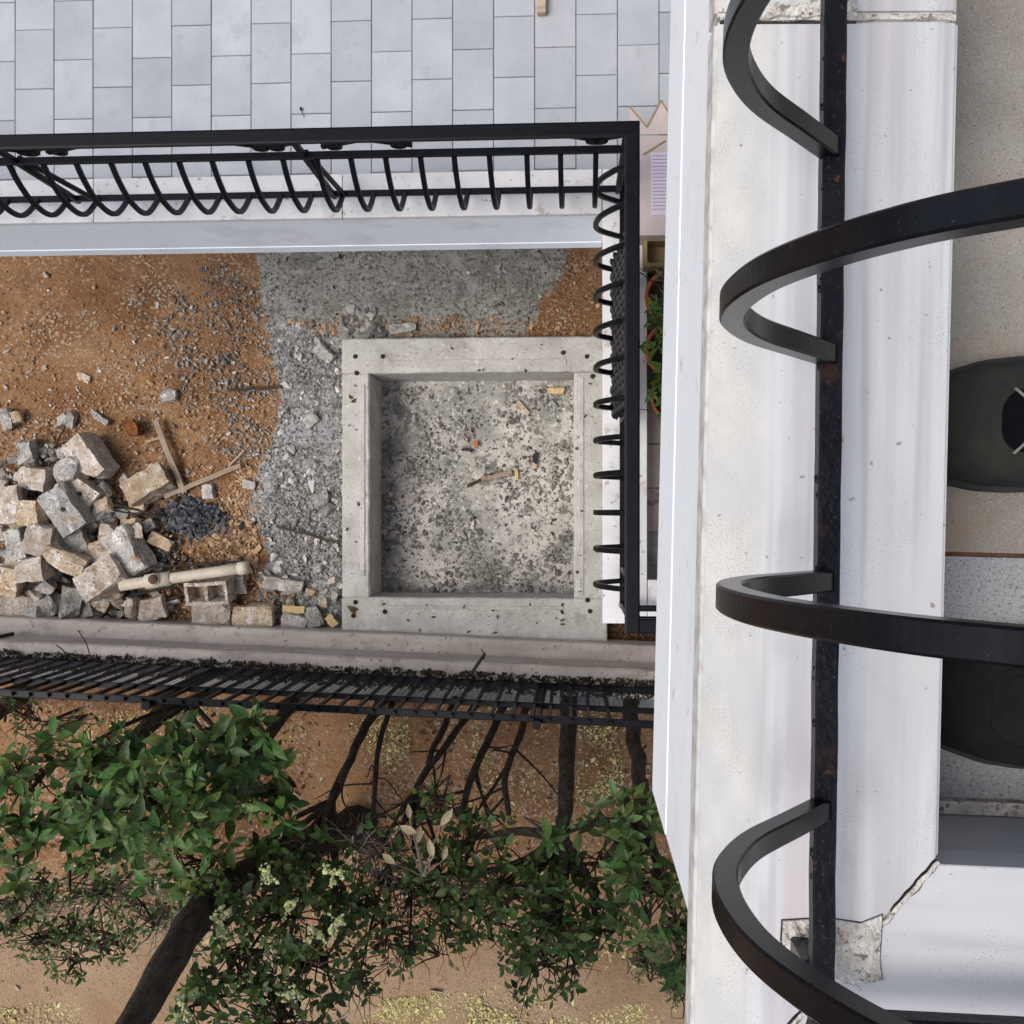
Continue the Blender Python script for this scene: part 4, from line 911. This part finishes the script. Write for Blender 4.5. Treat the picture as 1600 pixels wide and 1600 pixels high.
m = MB(); m.box((WD-.004,s1-.0019,zf-.009), (1.3,s1+.0019,zf-.002)); M['joint'] = material('brown_joint', RGB(.10,.05,.03), RGB(.17,.09,.06), 60, rough=.9); ubuild(m, 'tile_joint', 'joint')
m = MB(); m.box((WD-.004,sC-.003,zf+.0002), (1.3,sC+.008,zf+.012)); ubuild(m, 'skirting', 'mortar')
petal(1473,980,UF-.003,.012,'dark red petal at the foot of the marble ledge')

# ------------------------------------------------------------------ upper railing
ur = thing('balcony_railing', 'black wrought iron railing in the foreground with bellied bars on the marble ledge', 'railing', UB@Vector((.09,0,0)))
RDp = .70; rz = UL-RDp
r0, r1 = UV(1303,0,RDp), UV(1282,1597,RDp)
ax_ = (r0-r1).normalized(); r0 = r0+ax_*.8
def ubar(pts, wa, wn, axis, name, par=ur, ch=.1):
    m = MB(); m.bar(pts, wa, wn, axis, ch); m.v = [tuple(UB@Vector(v)) for v in m.v]; return m.build(name, M['iron_rust' if name == 'rail_bar' else 'iron_near'], par)
rb = []
for i in range(121):
    c = r0.lerp(r1, i/120); rb.append(c+Vector((.0006*noise.noise(Vector((i*.3, 0, 0))), 0, .0006*noise.noise(Vector((i*.4, 4, 0))))))
ubar(rb, .0145, .0150, (0,0,1), 'rail_bar')
# run along the second side
q0 = Vector((r1.x, r1.y, rz)); ubar([q0+Vector((.0085,0,.001)), q0+Vector((1.2,0,.001))], .016, .0165, (0,0,1), 'rail_bar')
def solve(pts):  # control points given on the drawing with their depth
    return [UV(x, y, d) for x, y, d in pts]
# one profile for all bars, measured off the bar beside the shoe
base2 = UV(1284,560,RDp).y
PROFU = [(-.002,-.002),(.031,.043),(.061,.084),(.078,.118),(.088,.152),(.0905,.192),(.084,.238),(.066,.282),(.042,.318),(.014,.344),(.0,.36)]
pr = catmull([Vector((-o, 0, h)) for o, h in PROFU], 8)
for py in (235, 555, 907, 1262):
    s_ = UV(1284,py,RDp); bx0 = r1+ax_*((s_-r1).dot(ax_))
    ubar([bx0+p for p in pr], .0138, .0135, (0,1,0), 'baluster', ch=.09)
s_prev = UV(1284,235,RDp).y
for k in (1, 2, 3):
    bx0 = r1+ax_*((UV(1284,235,RDp)-r1).dot(ax_)+.145*k); ubar([bx0+p for p in pr], .0138, .0135, (0,1,0), 'baluster', ch=.09)
dg = Vector((-1,-1,0)).normalized(); dax = Vector((1,-1,0)).normalized()
ubar([q0+Vector((dg.x*-p.x, dg.y*-p.x, p.z)) for p in pr], .0138, .0135, dax, 'baluster', ch=.09)
for k in range(1, 5): ubar([q0+Vector((.15*k, p.x, p.z)) for p in pr], .0138, .0135, (1,0,0), 'baluster', ch=.09)
# foot post in the mortar patch, weld beads along the bar, top rails out of view
fp = UV(1262,1478,UL); fc = r1+ax_*((fp-r1).dot(ax_))
ubar([Vector((fc.x-.004,fc.y,-.003)), Vector((fc.x-.004,fc.y,rz-.004))], .015, .015, (0,1,0), 'foot_post')
for py in (560,548,574,440,452,748,775,888,1044,1060,1128,1250,1330,1338,1368,96,168,300):
    c = r1+ax_*((UV(1284,py,RDp)-r1).dot(ax_))+Vector((-.0072,0,random.uniform(0,.006))); rr = random.uniform(.0010,.0021)
    m = MB(); m.tube([c+Vector((.001,-rr*2.2,0)), c+Vector((0,-rr*.8,.0006)), c+Vector((-.0003,rr*.6,-.0005)), c+Vector((.001,rr*2.0,0))], [rr*.3,rr,rr*.8,rr*.25], 7)
    m.v = [tuple(UB@Vector(v)) for v in m.v]; m.build('weld_bead', M['iron_near'], ur, True)
ubar([r0+Vector((.004,0,.36)), r1+Vector((.004,0,.36))], .016, .022, (0,0,1), 'rail_bar'); ubar([r0+Vector((.004,0,.51)), r1+Vector((.004,0,.51))], .018, .045, (0,0,1), 'handrail')

# ------------------------------------------------------------------ shoes
def shoe(py, label, mat, side):
    toe = UV(1423,py,UF-.03); toe.z = zf; t = thing('shoe', label, 'shoe', UB@toe, 'pair of shoes at the ledge')
    def sec(x):  # half width, height along the shoe from the toe
        xs = [0,.012,.03,.06,.09,.13,.18,.23,.27,.285]; hwid = [.012,.031,.042,.050,.0525,.050,.044,.040,.034,.014]; hh = [.030,.044,.050,.056,.066,.080,.092,.094,.09,.07]
        return np.interp(x, xs, hwid), np.interp(x, xs, hh)
    n, k = 40, 20; m = MB(); so_ = MB()
    for i in range(n+1):
        x = .285*i/n; hw_, h = sec(x); bend = side*.006*math.sin(x/.285*math.pi)
        for j in range(k+1):
            a = math.pi*j/k; cy, cz = math.cos(a), math.sin(a)
            y = hw_*abs(cy)**.62*(1 if cy >= 0 else -1); z = .018+(h-.018)*cz**.7
            m.v.append((toe.x+x, toe.y+y+bend, zf+z+.0012*noise.noise(Vector((x*60, y*60, py)))))
    for i in range(n):
        for j in range(k): m.f.append((i*(k+1)+j, i*(k+1)+j+1, (i+1)*(k+1)+j+1, (i+1)*(k+1)+j))
    m.f += [tuple(range(k+1)), tuple(range(n*(k+1), (n+1)*(k+1)))[::-1]]
    m.v = [tuple(UB@Vector(v)) for v in m.v]; m.build('upper', M[mat], t, True)
    out = []
    for i in range(n+1):
        x = .285*i/n; hw_, h = sec(x); out.append((toe.x+x, toe.y+hw_+.004+side*.006*math.sin(x/.285*math.pi)))
    for i in range(n, -1, -1):
        x = .285*i/n; hw_, h = sec(x); out.append((toe.x+x, toe.y-hw_-.004+side*.006*math.sin(x/.285*math.pi)))
    so_.prism(out, zf+.001, zf+.022); so_.v = [tuple(UB@Vector(v)) for v in so_.v]; so_.build('sole', M['sole'], t)
    bnd = lambda x: side*.006*math.sin(x/.285*math.pi)
    def zs(x, y):
        hw_, h = sec(x); c = min(1, abs(y)/hw_)**(1/.62); return .018+(h-.018)*max(0, 1-c*c)**.35
    def half(x): return .0255*max(.02, 1-(max(0, .084-x)/.0226)**2.6)**(1/2.6)
    tg = MB(); nx_, ny_ = 34, 14
    for i in range(nx_+1):
        x = .0615+.115*(i/nx_)**2.2
        for j in range(ny_+1):
            y = half(x)*(-1+2*j/ny_); tg.v.append((toe.x+x, toe.y+y+bnd(x), zf+zs(x, y)+.0012+.002*(1-abs(-1+2*j/ny_))))
    for i in range(nx_):
        for j in range(ny_): tg.f.append((i*(ny_+1)+j, i*(ny_+1)+j+1, (i+1)*(ny_+1)+j+1, (i+1)*(ny_+1)+j))
    tg.v = [tuple(UB@Vector(v)) for v in tg.v]; tgo = tg.build('tongue', M['tongue' if side > 0 else 'shoe_shaded'], t, True)
    for i, x in enumerate((.070,.081,.096,.113,.131)) if side > 0 else ():
        for sg in (-1, 1):
            w_ = half(x); pts = []
            for f in (1.16, 1.04, .92, .80): xx = x+(1.16-f)*.02; pts.append(Vector((toe.x+xx, toe.y+sg*w_*f+bnd(x), zf+zs(xx, w_*f)+.0032)))
            lc = MB(); lc.bar(catmull(pts, 4), .0012, .0022, (0,0,1), .2); lc.v = [tuple(UB@Vector(v)) for v in lc.v]; lc.build('lace', M['lace'], tgo, True)
    st = MB()
    for off in ((.005, .008) if side > 0 else (.006,)):
        pts = []
        for sg in (-1, 1):
            for i in range(16):
                x = .177-.117*i/15 if sg < 0 else .060+.117*i/15
                y = sg*(half(max(x, .0625))+off); xx = x-off*.8*(1 if x < .09 else 0); pts.append(Vector((toe.x+xx, toe.y+y+bnd(x), zf+zs(xx, abs(y))+.0003)))
        st.tube(pts, .0005, 4)
    st.v = [tuple(UB@Vector(v)) for v in st.v]; st.build('stitching', M['sole' if side > 0 else 'shoe_shaded'], t)
shoe(668, 'dark grey laced shoe beyond the ledge, nearer the picture top', 'shoe', 1)
shoe(1082, 'shoe coloured dark for shade beyond the ledge, below the brown joint', 'shoe_shaded', -1)

# ------------------------------------------------------------------ the person whose shoes they are (stands outside the view)
def person():
    def L(w_, s_, z): return UB@Vector((w_, s_, zf+z))
    t1, t2 = UV(1423,668,UF-.03), UV(1423,1082,UF-.03); ms = (t1.y+t2.y)/2; w0 = t1.x+.215
    V = [L(w0+.10,ms,.93)]; E = []; R = [.15]
    def add(p, r, par): V.append(p); R.append(r); E.append((par, len(V)-1)); return len(V)-1
    for tt in (t1, t2):
        sg = 1 if tt.y > ms else -1
        h = add(L(w0+.08,ms+sg*.10,.86), .105, 0); k = add(L(w0+.02,ms+sg*.115,.50), .068, h); c = add(L(w0+.03,ms+sg*.118,.34), .066, k); add(L(w0,tt.y,.085), .044, c)
    ch = add(L(w0+.06,ms,1.15), .145, 0); c2 = add(L(w0-.02,ms,1.38), .15, ch); nk = add(L(w0-.07,ms,1.52), .06, c2); hd = add(L(w0-.11,ms,1.62), .09, nk); add(L(w0-.13,ms,1.74), .085, hd)
    for sg in (1, -1):
        a = add(L(w0-.02,ms+sg*.19,1.40), .06, c2); e = add(L(w0-.12,ms+sg*.24,1.13), .045, a); add(L(w0-.30,ms+sg*.14,1.02), .034, e)
    me = bpy.data.meshes.new('person'); me.from_pydata([tuple(v) for v in V], E, []); me.materials.append(M['trousers'])
    o = put('person', me); sm = o.modifiers.new('skin', 'SKIN'); sm.use_smooth_shade = True; o.modifiers.new('sub', 'SUBSURF').render_levels = 2
    for v, r in zip(me.skin_vertices[0].data, R): v.radius = (r, r)
    me.skin_vertices[0].data[0].use_root = True
    tag(o, 'person in dark clothes standing in the shoes behind the marble ledge', 'person')
M['trousers'] = material('dark_cloth', RGB(.02,.02,.022), RGB(.035,.035,.038), 40, rough=.95, bump=.2, bscale=300)
person()
# ------------------------------------------------------------------ house wall that carries the balconies (behind the viewer)
m = MB(); hwx = UB@Vector((1.3,0,0)); m.box((hwx.x,-1.1,0), (hwx.x+.25,6,9.2)); tag(m.build('house_wall', M['plaster'], None), 'plastered house wall behind the balconies', 'wall')

# ------------------------------------------------------------------ shrubs and trees beyond the fence
def crown_points(cl):
    px, py, d, rx, ry, rz, n = cl; out = []
    n = int(n*DENS)
    while len(out) < n:
        u = Vector((random.uniform(-1,1), random.uniform(-1,1), random.uniform(-1,1)))
        if u.length > 1 or (u.length < .35 and random.random() < .6): continue
        c = P(px+u.x*rx, py+u.y*ry, d); c.z += u.z*rz; out.append((c, u))
    return out
DENS = .86
def plant(name, label, cat, base_px, trunk_r, clusters, leaf, npairs, mat, tpl, group, nobj=110, trunk_pts=None, up=.9, spread=.5, twigmat='twig', bare=0):
    b0 = P(base_px[0], base_px[1], GD); t = thing(name, label, cat, b0, group)
    tr = MB(); br = MB(); lv = []; 
    if trunk_pts:
        pts = catmull([b0]+[P(*q) for q in trunk_pts], 6); n = len(pts)
        pts = [p+noise.noise_vector(p*5)*.02 for p in pts]; rs_ = [trunk_r*(1.0-.45*i/n)*(1+.10*noise.noise(p*9)) for i, p in enumerate(pts)]; rs_[0] *= 1.35
        tr.tube(pts, rs_, 12); fork = pts[-1]
    else:
        fork = b0+Vector((0,0,.35)); pts = catmull([b0+Vector((0,0,-.05)), b0+Vector((.02,.01,.2)), fork], 5); tr.tube(pts, [trunk_r*(1.2-.3*i/len(pts)) for i in range(len(pts))], 10)
    for cl in clusters:
        cc = P(cl[0], cl[1], cl[2]+cl[5]*.6)
        mid = fork.lerp(cc, .5)+Vector((random.uniform(-.06,.06), random.uniform(-.06,.06), .05))
        pts = catmull([fork, mid, cc], 7); n = len(pts); tr.tube(pts, [trunk_r*(.55-.38*i/n) for i in range(n)], 8)
        cps = crown_points(cl); hub = [cc+Vector((random.gauss(0,.05), random.gauss(0,.05), random.gauss(0,.04))) for _ in range(5)]
        for h in hub: br.tube([cc-Vector((0,0,.05)), h], [.008,.006], 5)
        axes = []
        for c, u in cps:
            h = random.choice(hub); md = h.lerp(c, .55)+Vector((random.gauss(0,.02), random.gauss(0,.02), -.02)); br.tube([h, md, c], [.005,.0036,.002], 4)
            axes.append(Vector((u.x*.6+random.gauss(0,spread), -u.y*.6+random.gauss(0,spread), up+max(0,u.z)*.4)).normalized())
        lv += shoot_leaves([c for c, u in cps], leaf, npairs, axes=axes)
        for _ in range(bare):
            p = random.choice(cps)[0].lerp(cc, random.uniform(.2,.9)); d = Vector((random.gauss(0,1), random.gauss(0,1)-.3, random.gauss(-.1,.5))).normalized(); pts = [p]
            for _k in range(5):
                d = (d+Vector((random.gauss(0,.45), random.gauss(0,.45), random.gauss(0,.25)))).normalized(); p = p+d*random.uniform(.025,.06); pts.append(p)
            br.tube(pts, [.0032,.0028,.0024,.002,.0016,.0012], 4)
    tr.build('trunk', M['bark'], t, True); br.build('branches', M[twigmat], t, True)['kind'] = 'stuff'
    lv.sort(key=lambda l: -(l[0].z+random.uniform(0,.12)))
    top, rest = lv[:nobj], lv[nobj:]
    V, F = tpl; me = bpy.data.meshes.new('leaf'); me.from_pydata(V.tolist(), [], F.tolist()); me.materials.append(mat); me.polygons.foreach_set('use_smooth', [True]*len(F))
    for pos, xx, d, nrm, L_ in top:
        R_ = Matrix(((xx.x*L_, d.x*L_, nrm.x*L_, pos.x), (xx.y*L_, d.y*L_, nrm.y*L_, pos.y), (xx.z*L_, d.z*L_, nrm.z*L_, pos.z), (0,0,0,1))); put('leaf', me, t, R_)
    if rest:
        o = leaf_mesh('crown', mat, rest, tpl, t); o['kind'] = 'stuff'
    return t, lv
G = 'shrubs beyond the fence'
plant('glossy_shrub','big glossy leaved shrub at the left, in front of the fence','shrub',(330,1080),.03,[(60,1215,4.3,85,70,.16,26),(250,1255,4.1,130,80,.20,46),(350,1175,4.3,100,60,.18,36),(170,1170,4.6,60,40,.12,10),(120,1300,4.5,120,50,.15,24),(300,1350,4.6,110,60,.18,24),(30,1330,4.5,60,60,.14,16),(190,1215,4.3,90,60,.16,24),(420,1240,4.6,60,50,.14,16)],.106,4,M['leaf_big'],LEAF,G,280)
plant('glossy_shrub','dark leaved shrub tucked against the white balcony edge','shrub',(985,1085),.05,[(985,1290,4.4,90,50,.15,26),(1020,1390,4.3,80,75,.18,36),(940,1350,4.6,70,55,.16,20),(1060,1450,4.3,50,80,.16,20),(860,1310,4.4,30,26,.06,5)],.085,3,M['leaf_big'],LEAF_N if False else LEAF,G,220,trunk_pts=[(990,1150,5.8),(1000,1225,5.1),(1005,1290,4.7)])
plant('privet_shrub','dense small leaved shrub hanging over the sandy path, centre right','shrub',(889,1082),.055,[(790,1380,4.5,110,60,.18,60),(860,1440,4.4,110,60,.20,75),(850,1510,4.5,75,45,.16,34),(740,1310,4.7,70,60,.16,30),(760,1440,4.7,80,45,.14,26),(700,1370,4.7,70,50,.14,26),(930,1450,4.5,60,50,.14,26)],.056,3,M['leaf_mid'],LEAF_W,G,200,trunk_pts=[(889,1140,5.8),(884,1230,5.1),(880,1310,4.7)], bare=8)
plant('privet_shrub','flowering privet with pale blossom sprays, lower left of centre','shrub',(600,1090),.032,[(440,1420,4.4,110,70,.2,60),(500,1500,4.4,70,80,.2,48),(380,1500,4.5,90,70,.2,50),(430,1580,4.4,120,50,.2,60),(480,1340,4.6,80,50,.16,30),(320,1575,4.3,50,50,.14,20),(350,1400,4.3,70,40,.12,26),(300,1470,4.2,40,40,.1,12),(540,1420,4.6,50,70,.14,26),(400,1350,4.7,70,50,.14,22)],.060,3,M['leaf_mid'],LEAF_W,G,220,trunk_pts=[(560,1160,5.8),(520,1250,5.2)])
plant('sparse_shrub','thin shrub with few leaves and many bare twigs in the middle','shrub',(715,1085),.024,[(640,1380,4.7,80,50,.14,18),(600,1460,4.6,60,50,.12,14),(690,1440,4.7,60,50,.12,14),(570,1400,4.6,60,60,.14,22),(640,1480,4.7,70,35,.1,16),(560,1530,4.6,30,60,.12,16),(600,1310,4.7,70,40,.12,14),(690,1255,4.8,50,40,.1,12)],.055,2,M['leaf_mid'],LEAF_W,G,80,trunk_pts=[(690,1140,5.9),(650,1230,5.2)], bare=22)
plant('creeping_shrub','small leaved bush hanging over the sand at the lower left','shrub',(180,1330),.012,[(150,1395,4.9,90,40,.1,40),(50,1400,4.9,60,45,.1,30),(230,1440,4.9,50,45,.1,24),(70,1465,5.0,80,35,.1,46),(160,1470,5.0,70,40,.1,44),(20,1440,5.0,40,40,.1,20),(110,1510,5.1,50,25,.08,16)],.045,3,M['leaf_small'],LEAF,G,120)
plant('creeping_shrub','fine leaved weeds between the fence and the glossy shrub, far left','shrub',(120,1110),.01,[(30,1120,5.9,60,35,.06,30),(110,1130,5.9,60,25,.06,20),(60,1160,5.9,60,25,.06,18)],.04,2,M['leaf_small'],LEAF,G,50)
plant('weed_tuft','small green weed on the sand near the lower right','plant',(1010,1495),.004,[(1010,1505,6.35,34,24,.04,40)],.045,3,M['leaf_small'],LEAF_N,'weeds on the sand',20)
plant('weed_tuft','weed at the foot of the white balcony edge, lower right corner','plant',(1058,1548),.004,[(1058,1550,6.35,24,20,.04,30)],.045,3,M['leaf_small'],LEAF_N,'weeds on the sand',20)
# pale dry leaves and blossom sprays
def loose(name, mat, pxs, d, size, tpl, label, cat):
    lv = []
    for x, y, a in pxs:
        dv = Vector((math.cos(a), math.sin(a), -.15)).normalized(); nr_ = Vector((.2,.1,1)); nr_ = (nr_-nr_.dot(dv)*dv).normalized(); lv.append((P(x,y,d), dv.cross(nr_), dv, nr_, size*random.uniform(.8,1.15)))
    return lv
t = thing('withered_shoot','withered shoot with pale yellow leaves among bare twigs','plant',P(650,1340,GD),None)
lv = loose('x',None,[(652,1318,1.4),(676,1340,1.8),(692,1345,1.3),(618,1350,2.6),(625,1290,-.5),(688,1290,.9),(640,1280,1.7)],4.4,.078,LEAF,'','')
me = bpy.data.meshes.new('leaf'); me.from_pydata(LEAF[0].tolist(), [], LEAF[1].tolist()); me.materials.append(M['dryleaf'])
for pos, xx, d, nrm, L_ in lv: put('leaf', me, t, Matrix(((xx.x*L_,d.x*L_,nrm.x*L_,pos.x),(xx.y*L_,d.y*L_,nrm.y*L_,pos.y),(xx.z*L_,d.z*L_,nrm.z*L_,pos.z),(0,0,0,1))))
m = MB(); hub = P(660,1370,4.6); m.tube(catmull([P(650,1340,GD), P(660,1350,5.4), hub], 5), .006, 5)
for l in lv: m.tube([hub, hub.lerp(l[0],.5)+Vector((0,0,-.01)), l[0]], [.004,.003,.002], 4)
m.build('stem', M['dry_twig'], t)
def spray(px, py, d, label):
    c = P(px, py, d); t = thing('blossom_spray', label, 'blossom', c, 'pale blossom sprays on the privet'); st = MB(); pts = []
    for k in range(9):
        dv = Vector((random.gauss(0,1), random.gauss(0,1), .6+random.random())).normalized(); L_ = random.uniform(.03,.075); st.tube([c, c+dv*L_], [.002,.001], 4)
        for q in range(7): pts.append(c+dv*L_*random.uniform(.5,1.05)+Vector((random.gauss(0,.006), random.gauss(0,.006), random.gauss(0,.006))))
    st.build('stalk', M['blossom_fresh'], t); scatter('florets', M['blossom_fresh'], pts, .0045, (1,.9,.7), .2, None, t)
for px, py, lab in ((424,1368,'pale blossom spray highest on the privet'),(455,1410,'long blossom spray right of the highest one'),(350,1425,'small blossom spray nearest the leaning trunk'),(350,1450,'loose blossom spray beside the leaning trunk, lower one'),(500,1455,'blossom spray in the middle right of the privet'),(530,1440,'blossom spray at the right rim of the privet'),(460,1550,'low blossom spray above the bottom edge'),(290,1580,'blossom spray by the bottom edge near the trunk'),(520,1365,'faint blossom spray at the upper right of the privet')):
    spray(px, py, 4.12, lab)
t, _ = plant('dry_brush','tangle of dry brown twigs under the glossy shrub, left of the leaning trunk','brush',(200,1370),.008,[(170,1400,5.4,120,60,.1,14),(260,1430,5.3,70,60,.1,8),(60,1420,5.4,70,40,.1,6)],.05,1,M['dryleaf'],LEAF_N,None,40,twigmat='dry_twig',bare=60)
t, _ = plant('dry_brush','tangle of pale bare twigs over the sand in the middle','brush',(640,1400),.006,[(630,1360,4.75,90,50,.1,6),(600,1330,4.7,60,30,.08,4),(680,1400,4.8,60,40,.08,4)],.05,1,M['dryleaf'],LEAF_N,None,20,twigmat='dry_twig',bare=34)
litter('leaf_litter', M['dryleaf'], [p+Vector((0,0,random.uniform(0,.25))) for p in spread_px([(90,1340),(320,1340),(330,1470),(90,1470)], 160, 6.0)], .055, 'curled dry leaves caught in the dry twigs at left')
# trunks
def trunk_thing(pts, r0, r1, label, name='tree_trunk', flare=1.3, mat='bark', cat='tree', limbs=0, group=None):
    pp = catmull([P(*q) for q in pts], 9); n = len(pp); t = thing(name, label, cat, pp[0], group)
    pp = [p+noise.noise_vector(p*4)*min(r0*.25, .008) for p in pp]
    m = MB(); m.tube(pp, [(r0+(r1-r0)*i/n)*(flare if i == 0 else 1+(flare-1)*max(0,1-i/4))*(1+.12*noise.noise(p*8)) for i, p in enumerate(pp)], 18); m.build('trunk', M[mat], t, True)
    if limbs:
        for k in range(limbs):
            b = MB(); p = pp[int(n*random.uniform(.3,.95))]; e = p+Vector((random.uniform(-.35,.35), random.uniform(-.35,.15), random.uniform(.05,.45))); b.tube(catmull([p, p.lerp(e,.5)+noise.noise_vector(e*5)*.08, e], 6), [r1*.6*(1-.05*i) for i in range(13)], 6); b.build('limb', M[mat], t, True)
    return t
big = trunk_thing([(560,1288,GD+.05),(480,1322,5.7),(400,1360,5.0),(325,1412,4.4),(264,1503,3.8),(205,1605,3.4),(110,1770,2.9)], .105, .043, 'thick dark tree trunk leaning to the lower left corner', flare=1.35)
trunk_thing([(262,1105,GD),(200,1165,5.9),(130,1225,5.3),(70,1290,4.9)], .055, .03, 'dark trunk slanting under the glossy shrub at left', limbs=3)
trunk_thing([(455,1100,GD),(420,1150,5.9),(370,1230,5.2),(330,1290,4.8)], .04, .022, 'dark trunk behind the glossy shrub, right of the slanting one', limbs=3)
trunk_thing([(30,1085,GD),(-20,1125,5.9),(-60,1160,5.4)], .06, .04, 'dark trunk at the left picture edge below the fence')
for pts, r, lab in (([(590,1100,GD),(560,1160,5.9),(525,1230,5.3),(505,1290,4.9)],.022,'bare stem behind the thin shrub, leftmost of the bare stems'),
    ([(612,1100,GD),(592,1165,5.8),(585,1240,5.2),(580,1300,4.8)],.018,'bare stem with forked twigs left of the thin shrub'),
    ([(745,1100,GD),(700,1160,5.8),(660,1215,5.3),(625,1270,4.9)],.022,'bare stem slanting left from the fence centre'),
    ([(790,1095,GD),(762,1160,5.8),(735,1220,5.2),(720,1290,4.8)],.026,'bare stem left of the twin dark stems'),
    ([(822,1100,GD),(815,1140,5.9),(790,1210,5.3),(795,1270,4.9)],.024,'crooked dark stem next to the straight dark trunk')):
    trunk_thing(pts, r, r*.55, lab, name='bare_stem', mat='bark', cat='stem', limbs=6, flare=1.1, group='bare stems beyond the fence')
# crown of the leaning tree, above and outside the picture
top = P(120,1770,2.9); cps = []
for k in range(900):
    u = Vector((random.uniform(-1,1), random.uniform(-1,1), random.uniform(-1,1)))
    if u.length < 1: cps.append(top+Vector((.1+u.x*1.5, -1.15+u.y*1.0, 1.3+u.z*.9)))
leaf_mesh('crown', M['leaf_big'], shoot_leaves(cps, .16, 4), LEAF, big)['kind'] = 'stuff'
lb = MB()
for k in range(40): e = random.choice(cps); lb.tube(catmull([top, top.lerp(e,.5)+noise.noise_vector(e*3)*.15, e], 4), [.03-.003*i for i in range(9)], 6)
lb.build('limbs', M['bark'], big, True)['kind'] = 'stuff'
# fallen blossom on the neighbour ground
BL = [([(560,1600),(600,1560),(760,1545),(860,1560),(1000,1568),(1080,1560),(1080,1610),(540,1610)],3000,''),([(0,1575),(60,1565),(170,1568),(170,1610),(0,1610)],600,''),
 ([(540,1110),(640,1110),(640,1180),(600,1200),(540,1180)],700,''),([(740,1100),(850,1100),(850,1180),(790,1290),(740,1230)],800,''),([(905,1105),(960,1105),(975,1220),(940,1290),(900,1260)],800,''),
 ([(130,1110),(250,1110),(190,1190),(130,1180)],420,''),([(260,1100),(340,1100),(280,1150)],240,''),([(850,1480),(1060,1440),(1060,1540),(860,1540)],400,''),([(650,1480),(700,1330),(860,1360),(760,1480)],400,''),([(0,1200),(500,1120),(1000,1120),(1000,1400),(0,1400)],900,'')]
pts = []
for poly, n, _ in BL: pts += spread_px(poly, int(n*1.5), GD, .006, dens=lambda x, y: .22+.78*nd(.02,-.1,1)(x, y))
scatter('fallen_blossom', M['blossom'], pts, .0046, (1,.85,.6), .15, 'yellow green fallen blossom strewn on the soil')
litter('leaf_litter', M['dryleaf'], spread_px([(0,1110),(1050,1110),(1050,1560),(0,1560)], 260, GD, .01), .045, 'dry tan leaves strewn under the shrubs')
litter('leaf_litter', M['brownleaf'], spread_px([(0,1100),(1050,1100),(1050,1430),(0,1430)], 900, GD, .008), .03, 'dead brown leaves under the shrubs')
